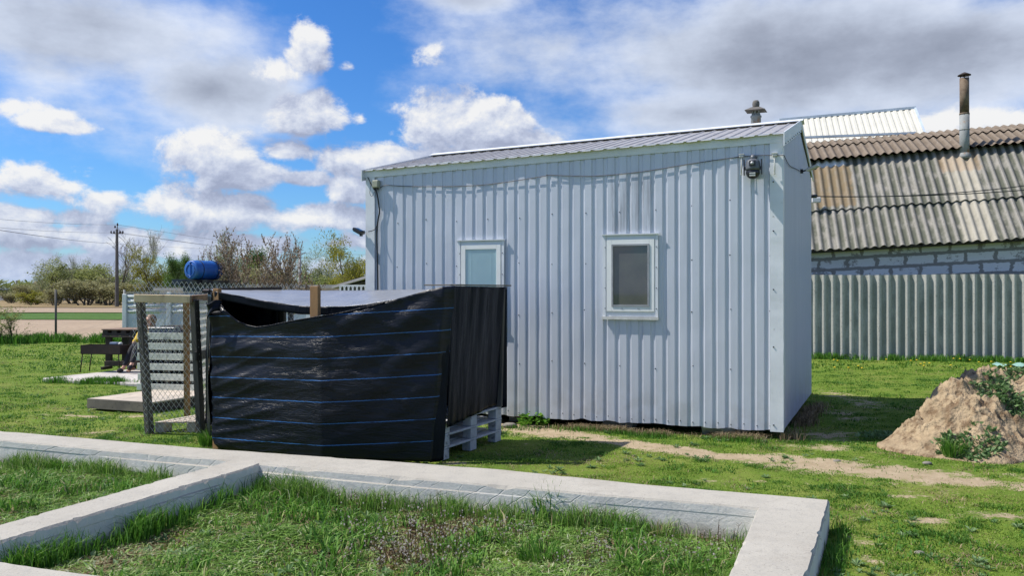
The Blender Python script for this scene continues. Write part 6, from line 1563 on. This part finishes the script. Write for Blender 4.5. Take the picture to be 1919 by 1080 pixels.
for a in [('olive', 20, 524, 120, 26, 'orange-brown tree at the far left horizon'), ('brush', 58, 532, 115, 25, 'low brown tree right of the leftmost one'),
          ('yellowbush', 60, 546, 88, 17, 'round yellow-green bush at the far side of the field'),
          ('pale', 88, 497, 100, 26, 'olive tree left of the tallest in the left clump'), ('pale', 112, 482, 98, 20, 'thin pale tree rising from the left clump'),
          ('olive', 140, 490, 96, 32, 'dense olive tree in the middle of the left clump'), ('sparse', 143, 478, 105, 14, 'leafless thin treetop in the middle of the left clump'),
          ('pale', 170, 489, 103, 24, 'pale airy tree behind the brown roof'), ('olive', 182, 500, 93, 36, 'bushy olive tree left of the power pole'),
          ('bare', 224, 440, 88, 42, 'bare branching tree right behind the dark power pole'), ('pale', 240, 498, 95, 32, 'bushy tree at the foot of the power pole'),
          ('sparse', 264, 430, 92, 17, 'tall thin sparse tree right of the power pole'), ('willow', 292, 466, 84, 34, 'yellow-green willow left of the blue barrel'),
          ('green', 327, 480, 76, 15, 'bright green tree beside the blue barrel'), ('green', 343, 478, 80, 9, 'dark green narrow treetop next to the bright green tree'),
          ('brush', 160, 522, 86, 34, 'brown brush along the field left of the pole'), ('brush', 105, 540, 84, 26, 'brown brush below the cottage'), ('brush', 205, 530, 85, 30, 'brown brush below the power pole'), ('brush', 250, 528, 84, 26, 'brown brush behind the panel fence end'), ('brush', 20, 548, 100, 30, 'grey brown brush on the far left verge'),
          ('olive', 275, 520, 90, 30, 'low olive tree under the tall sparse tree'), ('olive', 310, 518, 88, 26, 'low olive tree left of the shower cabin'),
          ('pale', 415, 441, 55, 36, 'pale budding tree right of the blue barrel'), ('green', 480, 466, 60, 26, 'green treetop behind the budding bushes'), ('olive', 445, 495, 58, 30, 'olive tree behind the budding bushes'),
          ('brush', 400, 500, 50, 26, 'brown brush behind the barrel end'), ('brush', 500, 498, 50, 32, 'brown brush in the middle behind the budding bushes'), ('olive', 545, 500, 58, 26, 'low orange-green tree left of the slim pole'),
          ('pale', 597, 472, 58, 32, 'pale green tree right of the slim pole'), ('brush', 625, 508, 62, 22, 'brown brush between the pale tree and the willow'), ('willow', 668, 444, 46, 40, 'yellow willow tree beside the left corner of the shed'),
          ('willow', 645, 492, 50, 30, 'low yellow willow in front of the tall one'), ('olive', 600, 515, 56, 34, 'low olive bush behind the lean-to roof')]:
    place(*a, TG)
BG = 'budding fruit bushes behind the chain-link fence'
for a in [('blossom', 415, 470, 23.5, 28, 'budding bush beside the blue barrel'), ('blossom', 452, 438, 22.5, 34, 'tallest budding bush behind the chain-link fence'), ('blossom', 478, 452, 24, 30, 'budding bush right of the tallest one'),
          ('blossom', 512, 446, 22.5, 34, 'wide budding bush in the middle of the row'), ('blossom', 545, 452, 23.5, 26, 'budding bush at the right end of the row')]:
    place(*a, BG)
place('leftbush', 14, 570, 25.5, 34, 'brown half bare shrub at the left edge of the lawn', None)
# bits of far wood on the horizon
V = []; F = []; rr = []
for i in range(9000):
    x = rng.uniform(-260, 90); d = rng.uniform(230, 270); hgt = 5.0*(.5+float(fbm(np.array(x*.05), np.array(2.), 3, 8))); z = rng.uniform(0, hgt); s_ = rng.uniform(.5, 1.2); a = rng.normal(size=3); b = rng.normal(size=3); a /= np.linalg.norm(a); b /= np.linalg.norm(b)
    c = np.array([x, d, z]); k = len(V); V += [tuple(c-a*s_), tuple(c+b*s_*.6), tuple(c+a*s_), tuple(c-b*s_*.6)]; F.append((k, k+1, k+2, k+3)); rr += [rng.uniform(0, 1)]*4
tag(newmesh('far_wood', V, F, M['olive'], attr={'r': rr}), kind='stuff')
